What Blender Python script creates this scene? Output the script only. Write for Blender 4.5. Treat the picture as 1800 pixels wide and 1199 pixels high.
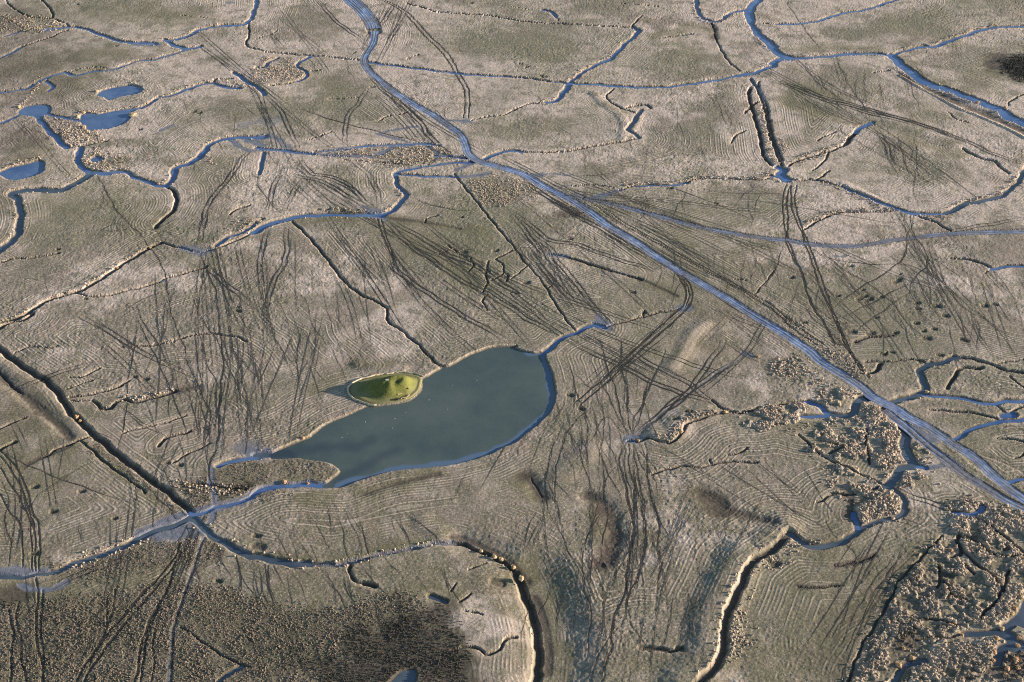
import bpy, math, random
import numpy as np
from mathutils import Vector

for o in list(bpy.data.objects):
    bpy.data.objects.remove(o, do_unlink=True)
scene = bpy.context.scene
COL = scene.collection
R = math.radians

# ------------------------------------------------------------------ camera
CAM_H = 309.0                    # metres above the marsh
DEP = R(36.2)                    # tilt below the horizontal
HFOV = R(40.0)
cam = bpy.data.cameras.new("camera")
cam.sensor_width = 36.0
cam.lens = 18.0 / math.tan(HFOV / 2)
cam.clip_start = 1.0
cam.clip_end = 60000.0
cam_o = bpy.data.objects.new("camera", cam)
COL.objects.link(cam_o)
cam_o.location = (0, 0, CAM_H)
cam_o.rotation_euler = (math.pi / 2 - DEP, 0, 0)
scene.camera = cam_o

# ------------------------------------------------------------------ sky and sun
SUN_EL = R(11.5)
SUN_AZ = R(2.0)                  # measured from +X towards +Y
world = bpy.data.worlds.new("World")
scene.world = world
world.use_nodes = True
wn, wl = world.node_tree.nodes, world.node_tree.links
bg = wn["Background"]
sky = wn.new("ShaderNodeTexSky")
sky.sky_type = 'NISHITA'
sky.sun_disc = False
sky.sun_elevation = SUN_EL
sky.sun_rotation = math.pi / 2 - SUN_AZ
sky.altitude = 100
sky.air_density = 1.0
sky.dust_density = 0.6
sky.ozone_density = 1.5
wl.new(sky.outputs[0], bg.inputs[0])
bg.inputs[1].default_value = 0.09
sl = bpy.data.lights.new("sun", 'SUN')
sl.energy = 5.0
sl.angle = R(0.53)
sl.color = (1.0, 0.83, 0.67)
sun = bpy.data.objects.new("sun", sl)
COL.objects.link(sun)
sd = Vector((math.cos(SUN_EL) * math.cos(SUN_AZ), math.cos(SUN_EL) * math.sin(SUN_AZ), math.sin(SUN_EL)))
sun.rotation_euler = sd.to_track_quat('Z', 'Y').to_euler()
sun.location = (300, 300, 200)

scene.view_settings.view_transform = 'Standard'
scene.view_settings.look = 'None'
scene.view_settings.gamma = 1.0
scene.view_settings.use_curve_mapping = False
scene.view_settings.exposure = 1.22
scene.render.engine = 'CYCLES'
scene.cycles.use_denoising = False
scene.cycles.filter_width = 1.1
scene.cycles.max_bounces = 4
scene.cycles.diffuse_bounces = 2

# ------------------------------------------------------------------ survey of the place
# The survey was read off the photograph in picture coordinates and is turned into
# ground coordinates (metres) once, here; everything after is built on the ground.
PW, PH = 1800.0, 1199.0
FPX = 0.5 * PW / math.tan(HFOV / 2)
SD, CD = math.sin(DEP), math.cos(DEP)
def g_from_px(p):
    p = np.asarray(p, float)
    dx = (p[..., 0] - PW / 2) / FPX
    dy = (p[..., 1] - PH / 2) / FPX
    dz = -SD - dy * CD
    t = -CAM_H / dz
    return np.stack([t * dx, t * (CD - dy * SD)], -1)
TX = [0, 450, 900, 1340]
TY = [0, 300, 600, 893]
TS = 460.0 / 1800.0
def parse_pts(s):
    out = []
    ox = oy = 0.0
    sc = 1.0
    for tok in s.split():
        if tok[0] == '@':
            if tok == '@s':
                ox = oy = 0.0; sc = 1.0
            else:
                oy = TY[int(tok[1])]; ox = TX[int(tok[2])]; sc = TS
        else:
            a, b = tok.split(',')
            out.append((ox + float(a) * sc, oy + float(b) * sc))
    return np.array(out)
# W width : creek with water      D width : dry or shaded ditch     M width : wet vehicle road (own mesh)
# U width : wet mud smear         T : pair of wheel ruts            F width : cattle path / crack
# O width : olive darker band       K width : dark peat and painted shade band         R width height : low ridge
# Y width : pale straw band       B width : big single rut
LINES = """
W 3.6 : @00 1775,-40 1765,10 1740,90 1700,155 1600,172 1480,180 1370,205 1290,245 1200,272 1135,272
W 4.5 : @00 1135,272 1180,300 1280,335 1310,330 1380,315
W 2.6 : @00 1270,340 1200,365 1060,405 960,415 860,445 800,470 740,478 620,490 520,515 440,495
W 2.8 : @00 440,495 330,525 240,575 160,610 0,632 -60,640
W 3.4 : @00 320,205 400,190 480,185 560,190 660,225 760,262 870,290 980,290 1070,300
U 5 : @00 930,300 1070,305
U 3 : @00 300,200 400,195 480,190
W 2.2 : @00 30,245 130,215 170,218
D 2.2 : @00 285,-20 290,0 340,50 360,95 365,120
D 1.8 : @00 40,0 70,40 130,80 210,115 350,125 430,150 480,180
W 2.4 : @00 -40,415 0,395 60,370 150,320
D 1.6 : @00 150,320 250,285 370,245 430,215 470,205
D 2.0 : @00 1710,160 1715,240 1695,310 1800,345 @01 100,357 350,378 500,390 720,412
D 1.3 : @00 430,500 560,470 660,460 740,470
W 2.6 : @00 310,560 370,590 330,620
D 1.4 : @00 330,530 320,565 380,580
D 1.2 : @00 1240,100 1310,112
D 1.4 : @00 1370,115 1420,120
U 2.2 : @00 1180,860 1100,900
W 2.3 : @01 765,427 900,443 1100,468 1300,492 1380,500 1500,512 1800,530 @02 200,550 380,570
W 3.0 : @02 400,571 600,580 850,597 1050,595 1200,578 1400,548 1560,515
W 4.6 : @02 1540,518 1650,500 1800,450 @03 60,435 120,408 200,400
W 3.6 : @03 180,400 400,388 600,368 800,368 900,382
W 3.0 : @00 930,750 1000,725 1100,670 1200,645 1300,605 1400,575 1480,575 1560,600 1650,605
D 2.2 : @00 1470,575 1480,545 1560,540 1600,540
W 2.4 : @00 130,785 80,810 0,845 -60,870
W 4.6 : @00 275,820 310,870 370,930 430,990 455,1010
W 2.8 : @00 330,780 400,800 480,815 555,825
D 1.6 : @00 455,1008 520,1005 640,985 740,965
W 4.2 : @00 552,1012 540,1080 540,1130 600,1172 @10 620,8
W 4.0 : @10 620,10 700,15 800,5 870,10 920,40 1000,70 1080,95 1140,98 1180,70 1200,0 @00 1190,1190 1210,1150 1300,1120 1370,1080 1410,1030 1470,975 1560,950 1700,940 1820,940
W 4.6 dark : @10 640,5 560,60 480,105 400,130 300,135 200,128 110,145 80,155 110,190 135,250 140,330 130,400 90,480 0,540 -60,580
D 3.4 : @10 1140,98 1200,140 1215,200 1190,270 1120,330 1070,385
D 3.2 : @10 1110,492 1030,525 960,570 870,620 800,670 700,740 600,800 520,835 400,865 300,905 200,970 100,1015 0,1035 -40,1045
D 2.6 : @10 -40,1110 0,1080 60,1040 160,1025 230,975
D 1.8 : @10 1110,490 1200,520 1290,540 1360,560
U 4.0 : @10 1250,535 1360,560 1450,548
D 2.0 : @10 1380,560 1450,545 1550,510 1650,470 1730,425 1800,400
W 2.4 : @10 1490,510 1570,455 1650,425 1730,385 1800,330
U 8 : @10 1350,555 1375,565
F 1.0 : @10 660,30 720,120 780,240 880,360 960,430 1020,520 1080,600 1130,700 1150,800 1170,950 1200,1060 1240,1140 @20 1310,200 1370,310 1400,420 1450,480 1440,560 1410,700 1420,850
F 0.8 : @10 1110,490 1090,440 1060,400
D 1.8 : @10 520,840 600,860 720,860 850,830 980,800 1100,760 1140,740 1250,710 1400,670 1425,655
O 12 : @10 1280,600 1380,640
F 1.3 : @10 1375,570 1400,640 1440,730 1480,830 1500,1000 1510,1120 @20 1520,0 1535,150 1520,300 1510,430 1505,560 1500,700 1440,850 1460,1000 1480,1120
T : @00 1720,1020 1640,1120 @10 1620,0 1540,90 1460,190 1410,300 1390,400 1365,540
T : @10 1390,580 1450,680 1560,790 1680,880 1790,970
D 1.8 : @10 1580,295 1640,255 1720,235
D 1.6 : @10 -40,640 0,630 100,600 200,600 300,585 410,568
D 1.4 : @10 1060,1195 1200,1165 1300,1140 1400,1120 1500,1125 1620,1140 1700,1170
M 7.5 : @01 600,-60 650,0 720,60 790,150 815,220
M 3.4 : @01 818,215 800,300 745,390 745,440 800,510 900,590 1000,660 1100,725 1200,780 1300,850 1400,925 1440,1000 1460,1060 1530,1105 1650,1140 @12 40,10 110,40 200,95 300,145 400,195 480,245 560,300 650,370 750,430 850,490 950,560 1050,625 1150,690 1250,745 1350,805 1450,860 1550,920 1650,985 1780,1060 @13 100,1090 200,1150 @23 240,10 330,70 420,150 520,210 620,275 700,330 760,385 850,430 930,470 1020,530 1120,580 1220,640 1320,710 1420,770 1500,830 1580,910 1660,980 1800,1080 1900,1150
B 1.0 : @01 835,-15 985,65 1065,140 1165,255 1265,350 1330,435 1365,505 1425,605 1435,705 1425,815
B 1.0 : @01 865,-12 1013,65 1095,138 1197,250 1298,345 1358,425 1393,500 1455,600 1467,705 1457,815
U 5.5 : @01 1430,835 1460,835
U 2.0 : @01 1300,830 1450,832
U 3 : @01 1355,500 1400,505
D 1.5 : @01 1480,825 1600,800 1700,790 1800,745 @02 0,760 60,735 130,712 250,705
W 3.6 : @02 240,705 320,680 350,640 400,571 440,530 520,475 600,435 680,400 730,350 790,290 840,250 870,210 830,190
D 1.9 : @01 1030,20 1180,60 1230,78 1450,95 1600,105 1800,140 @02 200,155 400,165 600,175 820,190
D 1.6 : @02 820,190 860,140 890,110
W 2.8 : @02 210,65 260,75 300,110
D 1.6 : @02 300,110 320,140
D 1.0 : @02 0,45 60,50 110,62
D 1.0 : @02 740,20 1030,45
W 3.3 : @02 1268,-40 1265,0 1275,70 1310,120 1370,145 1430,140 1480,105 1540,75 1620,65
W 5.6 : @02 1720,-40 1690,0 1640,50 1635,110 1660,190 1710,250 1800,320 @03 60,325 120,370 200,398
K 4 : @02 1370,150 1390,200 1400,260
D 1.8 : @02 1370,150 1390,200 1400,260 1440,340 1500,430 1570,485
O 9 : @02 1000,250 1170,200 1320,190 1400,260
W 1.4 : @02 1170,240 1245,232
D 1.0 : @02 1000,270 1100,250 1170,240
D 1.8 : @02 700,610 650,660 680,700 760,745 840,770
D 2.2 : @02 790,740 850,722 930,722 960,740
W 2.8 dark : @02 890,755 850,810 820,860 800,890 840,920 880,945
D 1.8 : @02 880,945 780,970 650,990 500,1015 400,1035 250,1045 130,1045 60,1040
W 2.6 : @02 60,1045 0,1030 @01 1700,1040 1580,1085 1530,1100
D 3.0 : @02 1640,540 1690,610 1730,720 1760,850 1780,960 @03 60,930 90,1020 120,1100 140,1140
D 2.2 : @02 1700,560 @03 -20,640 30,720 50,830 75,930 110,1020 140,1100
D 3.4 : @02 1640,600 1630,660 1670,800 1700,900 1720,1000 1740,1080 1790,1130
D 2.4 : @02 1600,775 1660,720 1690,700
U 2 : @02 1640,540 1700,610 1740,690
W 6.0 : @03 110,1150 140,1165 @13 120,20 160,60
W 2.6 : @13 60,30 110,45 170,50
D 1.6 : @02 1515,985 1515,960 1550,920 1600,900
W 2.8 : @03 960,-15 910,0 800,35 700,65 600,80 500,100 420,130 330,150 230,160 100,165
D 1.4 : @03 100,165 0,155
W 3.4 : @03 890,380 940,360 1000,340 1100,320 1200,315 1280,280 1400,240 1500,205 1600,185 1800,178 1860,176
W 6.8 : @03 890,378 950,440 1040,510 1130,570 1250,605 1350,645 1450,680 1550,720 1640,760 1700,800 1800,850 1880,890
K 5.5 : @03 960,505 1100,590 1300,690 1500,765 1700,860 1820,920
K 5.0 : @03 1150,615 1400,720 1600,810 1750,880
R 2.0 0.5 : @03 950,520 1050,580 1200,660 1350,740 1500,800 1700,890 1820,955
Y 3.0 : @03 950,520 1050,580 1200,660 1350,740 1500,800 1700,890 1820,955
O 8 : @03 960,400 1050,480 1150,545 1300,600 1400,640
O 10 : @03 1560,380 1600,500 1750,560
O 9 : @03 200,340 350,345 520,330 780,340
D 1.8 : @03 1690,720 1710,690 1800,640
W 4.2 : @03 760,840 700,860 650,900
D 3.6 : @03 650,900 600,950 570,990
D 2.4 : @03 570,990 500,1025 430,1045 350,1070 250,1100 180,1140
D 1.6 : @03 460,1050 420,1110 350,1170
O 15 : @03 180,700 350,750 500,790 650,830 800,870 1000,920 1200,990 1320,1060
O 9 : @03 130,580 350,630 600,720 800,790
T : @03 100,565 250,620 400,680 600,730 800,770 1000,830 1200,890 1400,970 1600,1060 1800,1130
T : @03 40,545 240,600 420,665 640,725 840,785 1040,845 1240,910 1440,1000
T : @03 500,715 700,770 900,820 1100,875
F 1.0 : @03 270,440 350,540 450,620 550,690 700,740
F 1.0 : @03 540,480 590,580 660,680 740,800
F 0.8 : @03 700,480 700,600 710,700
F 0.8 : @03 710,620 780,700 860,750
T : @03 780,870 840,980 880,1080 940,1197
F 0.9 : @03 920,920 960,1050 1000,1197
F 0.9 : @03 1040,940 1060,1060 1050,1197
F 1.0 : @03 150,0 240,120 320,240 420,360
D 1.4 : @03 380,965 440,930 510,905
D 2.6 : @03 1380,1020 1450,1060 1520,1090 1600,1110 1650,1160 1700,1190
D 1.4 : @03 1280,770 1340,820 1420,840
D 1.6 : @03 760,495 820,490 880,480
W 3.6 dark : @13 1850,-60 1800,0 1770,60 1700,130 1620,180 1500,205 1400,225 1330,260 1260,290
W 1.8 : @13 1260,290 1100,295 1000,280 930,260 850,230 750,190 650,150 550,110
D 2.2 : @13 560,112 430,75 350,60 250,65 180,50
D 1.6 : @13 370,60 420,30 460,0
D 2.0 : @13 290,400 350,360 450,310 540,285 700,280 850,275 930,270
D 2.0 : @13 1000,290 1100,320 1200,355 1250,385 1295,410
M 2.3 : @12 500,185 560,200 700,230 850,270 1000,310 1200,365 1400,410 1600,445 1780,468 @13 150,475 300,500 450,515 600,518 750,500 900,475 1050,455 1250,435 1500,425 1880,418
T : @13 1260,430 1500,380 1800,335
B 1.0 : @13 165,90 140,180 140,300 160,430 165,500 220,620 270,700 300,830 360,960
B 1.1 : @13 190,100 165,200 175,330 170,440 200,540 245,650 300,780
B 1.0 : @13 195,100 200,250 235,350 275,430 290,500 330,600 360,700 400,820 440,900 510,1060 570,1197
B 1.0 : @13 235,100 220,200 250,330 295,450 325,520 370,650 425,800 465,920 520,1050 580,1190 @23 620,90 680,180 735,255
B 1.2 : @13 300,830 360,960 430,1060 500,1197 @23 560,20 630,130 690,210
U 2 : @13 225,640 260,660
F 1.2 : @13 1020,300 1020,390 1060,460 1130,580 1130,650 1080,700 1020,780 1000,840
F 0.9 : @13 1040,300 1030,370
F 0.9 : @13 970,300 985,420 990,450
F 1.1 : @13 1015,400 990,450 995,530 960,610 850,700 700,790 580,870 500,930
F 1.0 : @13 1020,770 880,840 740,920 530,1010
F 1.0 : @13 1000,840 880,930 780,1000 640,1100
F 0.9 : @13 1140,600 1230,730 1310,840 1450,960 1650,1110 1750,1197
F 0.9 : @13 1160,600 1300,690 1450,830
F 0.8 : @13 1140,630 1170,700 1290,830 1400,960 1600,1050
F 0.9 : @13 380,520 500,640 700,760 850,870 960,1000 1060,1150
F 0.8 : @13 320,520 450,600 700,640 1000,650 1150,720 1290,800
D 1.8 : @13 1300,600 1420,610 1520,640 1580,670
W 2.4 : @13 1580,672 1680,655 1800,655 1860,655
D 1.2 : @13 1580,672 1530,705
F 1.0 : @13 1200,600 1300,598
B 1.0 : @13 0,910 100,980 180,1060 280,1140 380,1197
B 1.0 : @13 20,890 130,980 220,1050 320,1130 420,1197
F 1.0 : @13 140,520 100,640 70,720 0,800
K 3 : @13 640,1180 720,1145 800,1140 900,1130
D 1.5 : @13 640,1180 720,1145 800,1140 900,1130
W 4.4 : @11 -20,420 60,380 150,345 300,312 450,302 600,300 750,305 870,303
W 3.0 : @11 870,303 940,270 990,220 1030,180 1020,150 980,110 960,50 955,15
W 1.8 : @11 955,20 1000,25 1200,35 1360,40
U 3.0 : @11 1360,40 1500,35 1600,15
W 1.8 : @01 0,1015 100,1025 250,1040 400,1060
U 2.8 : @01 0,960 100,945 180,965
U 9 0.4 : @01 40,830 120,830
U 5 0.5 : @00 1650,860 1800,830
U 5 : @00 1700,960 1800,1000
U 3 : @00 1590,960 1680,1030 1800,1030
W 1.5 : @01 400,1040 600,1025 750,1000 900,995 1100,985 1200,990 1260,1000
U 2.6 : @01 820,1060 900,1030 960,1000 1090,990
U 1.8 : @01 650,1080 870,1060 900,1030
W 1.6 : @01 1230,1070 1380,1080 1450,1085
W 2.0 : @01 960,1195 1000,1170 1150,1145 1300,1120 1490,1110
U 2.4 : @01 1380,1170 1450,1135 1530,1110
U 2.0 : @01 830,920 950,950 1080,985
U 2.0 : @01 850,915 960,890 1090,870
D 1.3 : @01 600,1100 800,1110 1000,1130
D 1.2 : @01 400,1060 650,1080
T : @01 760,500 860,600 950,680 1050,760 1120,830 1180,920 1250,990 1350,1100 1400,1180
B 0.9 : @01 950,660 1060,750 1140,830 1200,920 1270,1000
T : @01 760,610 700,710 640,790 615,870 610,950 620,1010
T : @01 650,1080 690,1130 760,1195
T : @01 60,650 150,740 220,860 260,960 280,1020
T : @01 290,1080 350,1160 400,1197 @11 500,40 650,110 790,250
T : @01 430,0 480,70 560,150 650,220 760,295
T : @01 980,0 920,80 850,190
T : @01 1020,120 950,230 900,300
W 1.8 : @01 50,1050 40,1120 20,1195
F 1.2 : @11 20,0 5,60 30,130 80,200 150,280
W 2.8 : @01 370,385 310,420 280,450 320,480 350,490 340,530 290,555
D 2.4 : @01 290,555 180,580 100,585
D 1.5 : @01 350,490 440,482
W 2.4 : @01 0,465 60,460 80,430 150,400
W 2.8 : @00 1610,495 1700,560 1800,620 @01 60,650
D 1.4 : @01 840,830 900,800 1000,780 1040,770
F 1.4 : @01 280,740 450,800 620,850 800,895 1000,945 1200,985
D 1.0 : @01 500,680 620,675 700,670
D 1.0 : @01 0,265 80,240 145,210
D 1.0 : @01 1030,405 1120,375
D 1.2 : @01 350,960 420,940 520,905
D 2.0 : @11 250,350 330,420 420,520 500,620 560,700 640,790 720,850 800,885 880,925 905,970 910,1040 980,1080 1050,1140 1120,1195 @21 1180,90 1250,160 1290,172
D 1.4 : @11 1360,20 1420,90 1500,190 1560,265 1650,380 1720,460 1800,560 @12 80,620 180,730 250,830 320,950 400,1060 440,1105
F 1.2 : @11 1050,180 1200,235 1380,270 1530,270
U 6 : @11 780,280 850,300
U 3 : @11 740,250 820,290 880,340
T : @11 180,0 130,90 100,200 90,290
T : @11 90,380 40,540 30,700 40,850 70,890
T : @11 320,60 240,170 200,270
T : @11 205,390 215,520 180,660 100,820 50,1000
B 1.0 : @11 830,330 870,450 920,560 950,650
B 0.9 : @11 860,330 890,440 930,550 960,640
T : @11 860,320 960,420 1060,510 1200,610 1350,710 1500,800 1650,880 1800,970 @12 130,1040 370,1140
T : @11 930,560 960,680 1100,780 1250,890 1400,980 1600,1100 1750,1190
T : @11 920,340 1100,440 1300,560 1500,650 1700,780 1800,840 @12 0,840 150,960 300,1090
O 14 : @11 1000,430 1200,560 1400,680 1550,760
O 8 : @11 900,330 1100,360 1300,390 1550,420
K 2.5 : @11 900,330 1100,350 1300,380 1400,400
O 9 : @11 300,340 500,330 700,330
T : @11 800,270 700,160 560,80 400,20
T : @11 840,230 840,150 790,60 740,0
T : @11 790,270 640,180 480,90 220,20
D 1.3 : @11 1600,620 1580,700 1590,770 1560,830
D 1.2 : @11 1620,750 1700,700 1690,640 1650,610 1760,550
D 1.2 : @11 1700,700 1740,720 1720,760
D 1.0 : @11 1400,560 1460,540
D 1.0 : @11 1160,355 1190,320 1250,305
D 1.0 : @11 1250,575 1310,550
D 1.2 : @11 1590,960 1560,880 1590,850
D 1.1 : @11 1320,510 1400,570 1480,600
D 1.1 : @11 1460,690 1500,650 1470,610
W 2.8 : @12 230,1240 300,1185 360,1140 440,1110 560,1060 640,1075
U 7 : @12 600,1040 630,1065
U 3 : @12 590,1000 620,1040 660,1090
D 1.6 : @12 660,1065 800,1030 900,1000 1020,970 1150,950
D 1.4 : @12 905,1000 910,960
U 5.5 : @12 1170,940 1200,950
B 1.0 : @12 1085,655 1160,750 1197,850 1170,930 1080,1010 980,1100 900,1180 @22 740,150 600,280 440,410
B 1.0 : @12 1120,665 1200,750 1240,850 1212,935 1120,1025 1020,1115 935,1190 @22 770,165 640,290 470,430
B 0.8 : @12 1100,660 1180,750 1220,850 1190,930
D 1.7 : @12 250,570 370,590 500,630 620,670 750,710 880,745
U 3 : @12 250,575 370,590
K 2 : @12 300,580 500,630 750,710 880,745 1000,800 1130,860
O 6 : @12 880,745 1000,800 1130,860
F 1.0 : @12 0,540 150,530 250,560
T : @12 0,310 100,420 180,540 220,620 170,720
T : @12 100,420 250,530 300,600 380,700 480,830 560,920 595,1000
T : @12 0,290 150,390 270,480 450,510 650,580 850,650 1050,700
T : @12 130,560 250,720 350,830 500,920 590,990
U 3.2 : @12 480,195 560,180 700,145 750,128
D 1.8 : @12 740,130 850,105 1000,95 1100,95 1200,80 1280,55 1500,55 1700,60 1790,40
W 1.6 : @12 850,105 1000,97 1100,97 1200,80
U 1.6 : @12 130,35 250,20 400,30
U 1.6 : @12 280,105 400,100
F 1.2 : @12 400,30 550,35 740,5
D 1.2 : @12 400,100 560,95 700,115
B 0.8 : @12 560,230 700,330 850,420 1000,500 1150,590 1300,670 1450,750 1600,840 1800,960
B 0.8 : @12 600,235 740,335 890,425 1040,505 1190,595 1340,675 1490,755 1640,845 1800,930
T : @12 0,60 150,110 250,190 400,280 550,370 700,450 850,550 1000,640 1080,690
T : @12 0,120 150,140 300,210 450,290 620,380
K 6 : @12 340,300 430,300
R 9 0.40 : @12 1320,1060 1260,1120 1210,1197 @22 1180,90 1110,180
Y 4.0 : @12 1340,1060 1275,1120 1225,1197 @22 1195,90 1125,180
D 1.0 : @12 1670,850 1730,780 1800,690
D 1.2 : @12 0,740 60,690 100,660
D 1.3 : @12 1530,750 1610,750
D 1.2 : @12 440,290 490,282
D 1.1 : @12 240,805 270,790
D 3.6 : @20 -60,10 0,55 100,130 200,205 300,260 380,330 430,400 490,490 560,560 640,640 720,700 800,770 880,830 960,890 1050,960 1150,1030 1230,1100 1320,1170
K 4 : @20 -40,190 0,220 60,290 150,360 250,440 350,530 430,600 480,660
D 1.8 : @20 -40,180 0,215 60,285 150,360
O 4 : @20 180,400 300,490 430,600
Y 3 : @20 -20,90 100,180 220,260 310,330 400,420 470,510
Y 3 : @20 -30,255 100,365 250,480 380,590 450,650
O 4 : @20 560,690 650,760 720,830 820,900 900,960 1000,1040 1100,1110
D 1.6 : @20 560,690 650,760 720,830 820,900 900,960 1000,1040
D 2.4 : @20 640,405 680,440 690,465 760,455 800,420 850,400 940,415 1020,395 1120,370 1210,345
D 1.0 : @20 480,410 560,408 640,405
K 4 : @20 1210,345 1350,310
D 1.6 : @20 480,385 640,360 750,335 830,310 890,270
D 1.1 : @20 100,75 180,40 260,35 340,45 400,30
D 1.0 : @20 480,250 580,240 690,185
D 1.0 : @20 460,325 640,265
D 1.8 : @20 1090,715 1150,660 1260,630 1310,620
F 0.9 : @20 1300,615 1500,570 1700,530
D 1.2 : @20 850,630 950,600 1060,580 1160,550 1280,515
D 1.4 : @20 1190,830 1280,780 1370,735 1440,705
D 1.2 : @20 830,40 950,35 1080,25 1200,5
D 1.8 : @20 300,795 340,780 380,740 480,710 540,680 620,650
K 2.5 : @20 180,850 280,800 340,780 480,715
D 2.0 : @20 0,740 80,695 110,690
D 1.2 : @20 -20,610 80,560 180,525
T : @20 0,380 120,320 260,270 500,190 660,150
B 0.9 : @20 0,750 80,830 150,940 200,1080 230,1197 @30 260,100 272,200 268,350 265,430
B 0.8 : @20 0,790 70,880 130,980 180,1100 205,1197 @30 230,100 240,250 240,430
B 0.8 : @20 0,870 60,970 120,1060 170,1150 190,1197 @30 205,100 215,250 220,430
B 0.8 : @20 0,1050 60,1170 @30 120,80 150,200 155,400
F 0.9 : @20 0,960 60,1080 @30 30,60 60,200 70,270 60,400
F 0.9 : @20 640,820 400,960 260,1060 200,1150
F 0.9 : @20 0,760 300,900 600,1010 900,1120
W 2.0 : @20 1820,783 1650,810 1500,850
U 9 0.6 : @20 1680,740 1760,740
W 2.4 : @21 0,1040 @20 1650,1100 1480,1140 1400,1170 1320,1195
U 5.0 : @21 20,1030 @20 1650,1100 1480,1140 1330,1190 @30 1300,30 1100,110 960,180
U 2.2 : @20 1450,870 1460,1000 1480,1120 1470,1180 @30 1440,110
D 1.8 : @20 1250,990 1400,980 1550,1010 1700,1015
K 4 : @20 1500,1090 1560,1030 1700,990
W 2.8 : @21 520,985 380,985 250,985 100,1000 0,1040
U 4.0 : @21 480,985 250,982 100,998 0,1040
U 8 : @21 0,760 80,770
W 4.0 dark : @21 100,770 0,780 @20 1790,785
D 2.0 : @22 800,680 860,685 930,665 1000,690 1080,695 1130,680 1160,640 1200,580 1280,540 1380,510 1450,490 1500,480 1560,490 1680,465 1800,445 @23 200,415 320,410
U 4.5 : @22 800,670 870,672
D 1.5 : @22 965,915 1050,880 1130,865 1200,858 1300,870 1380,845 1450,830 1560,830 1690,835
D 1.2 : @22 1370,840 1355,815
D 1.3 : @22 1490,785 1560,765 1620,735
D 1.6 : @22 1370,405 1430,450 1480,470
F 1.2 : @22 800,640 740,500 720,370 660,200 630,100 600,0 @12 560,1140
F 1.1 : @22 820,630 790,480 800,350 760,230 745,100 750,0 @12 690,1150 600,1050
F 1.1 : @22 830,630 840,520 900,430 950,300 1010,180 1050,60
F 1.0 : @22 810,640 870,540 900,450 910,340 1000,180
F 1.0 : @22 790,640 680,420 620,300 560,180
F 0.9 : @22 770,640 650,520 560,640 520,720
T : @22 850,630 1000,530 1100,430 1250,300 1400,80 1440,0
U 1.6 0.35 : @22 900,600 1050,480 1200,370 1400,220 1600,90
U 3 : @22 1600,75 1640,90
T : @22 900,600 1050,480 1200,370 1400,220 1600,90
F 1.4 : @22 790,690 740,760 740,850 780,1000 810,1150 @32 810,0 830,100 850,170 820,260 800,350 790,480 780,560 740,660 700,780 680,880 690,950 650,1060 610,1197
F 1.2 : @22 800,700 800,850 830,960 840,1100 @32 840,60 855,170
F 1.2 : @22 830,700 850,850 880,1000 900,1100 @32 880,0 920,100 915,230 910,340 880,430 830,540 790,640 790,700 740,800 690,870
F 1.2 : @22 910,700 930,830 930,950 960,1080 @32 980,0 1010,100 1015,180 1000,250 1025,400 1000,520 980,700
F 1.0 : @22 770,690 770,850 800,1000 830,1100
F 1.0 : @22 840,720 900,880 965,915
F 1.0 : @22 870,760 990,880 1020,960
F 1.0 : @32 680,880 610,970 560,1100 550,1197
F 0.9 : @32 790,700 830,820 890,900 910,960
F 0.9 : @32 240,0 330,170 400,320 480,430 500,560 540,700 530,900 500,1080
F 0.9 : @32 600,0 540,120 510,220 500,290
F 0.8 : @32 640,0 560,100 480,330 500,540
T : @22 400,0 550,80 700,140 900,250 1100,330 1300,400 1500,480
T : @22 720,0 900,120 1060,210 1200,280 1300,360 1460,460
T : @22 1480,0 1600,80 1800,170
K 5.5 0.95 : @22 80,925 130,935 160,990 200,1060
D 1.0 : @22 135,930 165,990 205,1060
K 4 : @22 520,1060 600,1090 680,1190
O 7 : @22 80,960 160,1060
K 6 0.9 : @22 1320,1050 1400,1090 1450,1160 @32 1400,30
K 4 : @32 1400,30 1500,20 1600,50 1700,80 1800,100
O 9 : @22 1300,1060 1450,1160
F 0.9 : @22 610,700 620,850 640,950 620,1080 600,1180
F 0.9 : @22 240,1197 230,1000 240,880 290,700 350,560
F 0.9 : @22 300,1150 290,960 330,760 420,560 540,460
F 0.9 : @22 700,860 640,960 620,1100 590,1180
K 6.5 0.95 : @32 650,0 690,80 700,160 685,250 660,330 610,385
O 9 : @32 600,60 640,200
D 4.0 : @33 190,177 160,190 130,240 60,290 0,330 @32 1660,370 1610,440 1570,540 1520,640 1480,740 1460,830 1460,920 1440,1020 1400,1090 1330,1170 1270,1230
W 2.6 dark : @33 190,177 230,200 280,245 340,265 440,250 540,235 600,200 650,155 720,120 800,90 900,60 960,40 985,10 @23 970,1190 975,1100 960,1060 930,1030 870,1000
Y 1.6 : @32 1640,350 1590,430 1545,530 1490,630 1450,740 1435,830 1435,920 1410,1020 1370,1080 1290,1170
D 2.2 : @32 905,960 980,965 1050,970 1120,980 1175,965
W 3.6 dark : @30 1320,60 1400,140 1480,200 1560,250 1650,300 1800,340 @31 80,352 200,370 350,385
D 2.8 : @31 330,384 550,385 650,370 750,345 850,315 1000,285 1150,255 1250,235 1350,225 1430,235 1500,265 1600,305 1700,360 1760,410 1800,440
D 4.0 : @31 1790,430 @32 40,450 80,560 120,660 150,760 170,880 180,1000 170,1120 145,1230
O 14 : @32 120,440 210,640 270,800 300,950 310,1050 300,1200
K 3 : @31 1350,190 1420,195 1550,250 1700,330 @32 100,480
K 3.5 : @32 150,600 220,760 240,920 250,1100
O 4 : @31 0,310 300,365 600,350 900,285 1200,225
Y 2.5 : @31 1790,520 @32 60,640 110,800 130,1000 100,1190
D 2.0 : @31 650,395 640,440 660,480 700,505 760,520
D 3.0 : @31 740,518 820,530
W 1.6 dark : @31 1200,605 1300,635
O 8 : @31 1000,560 1200,580 1330,640
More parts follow.
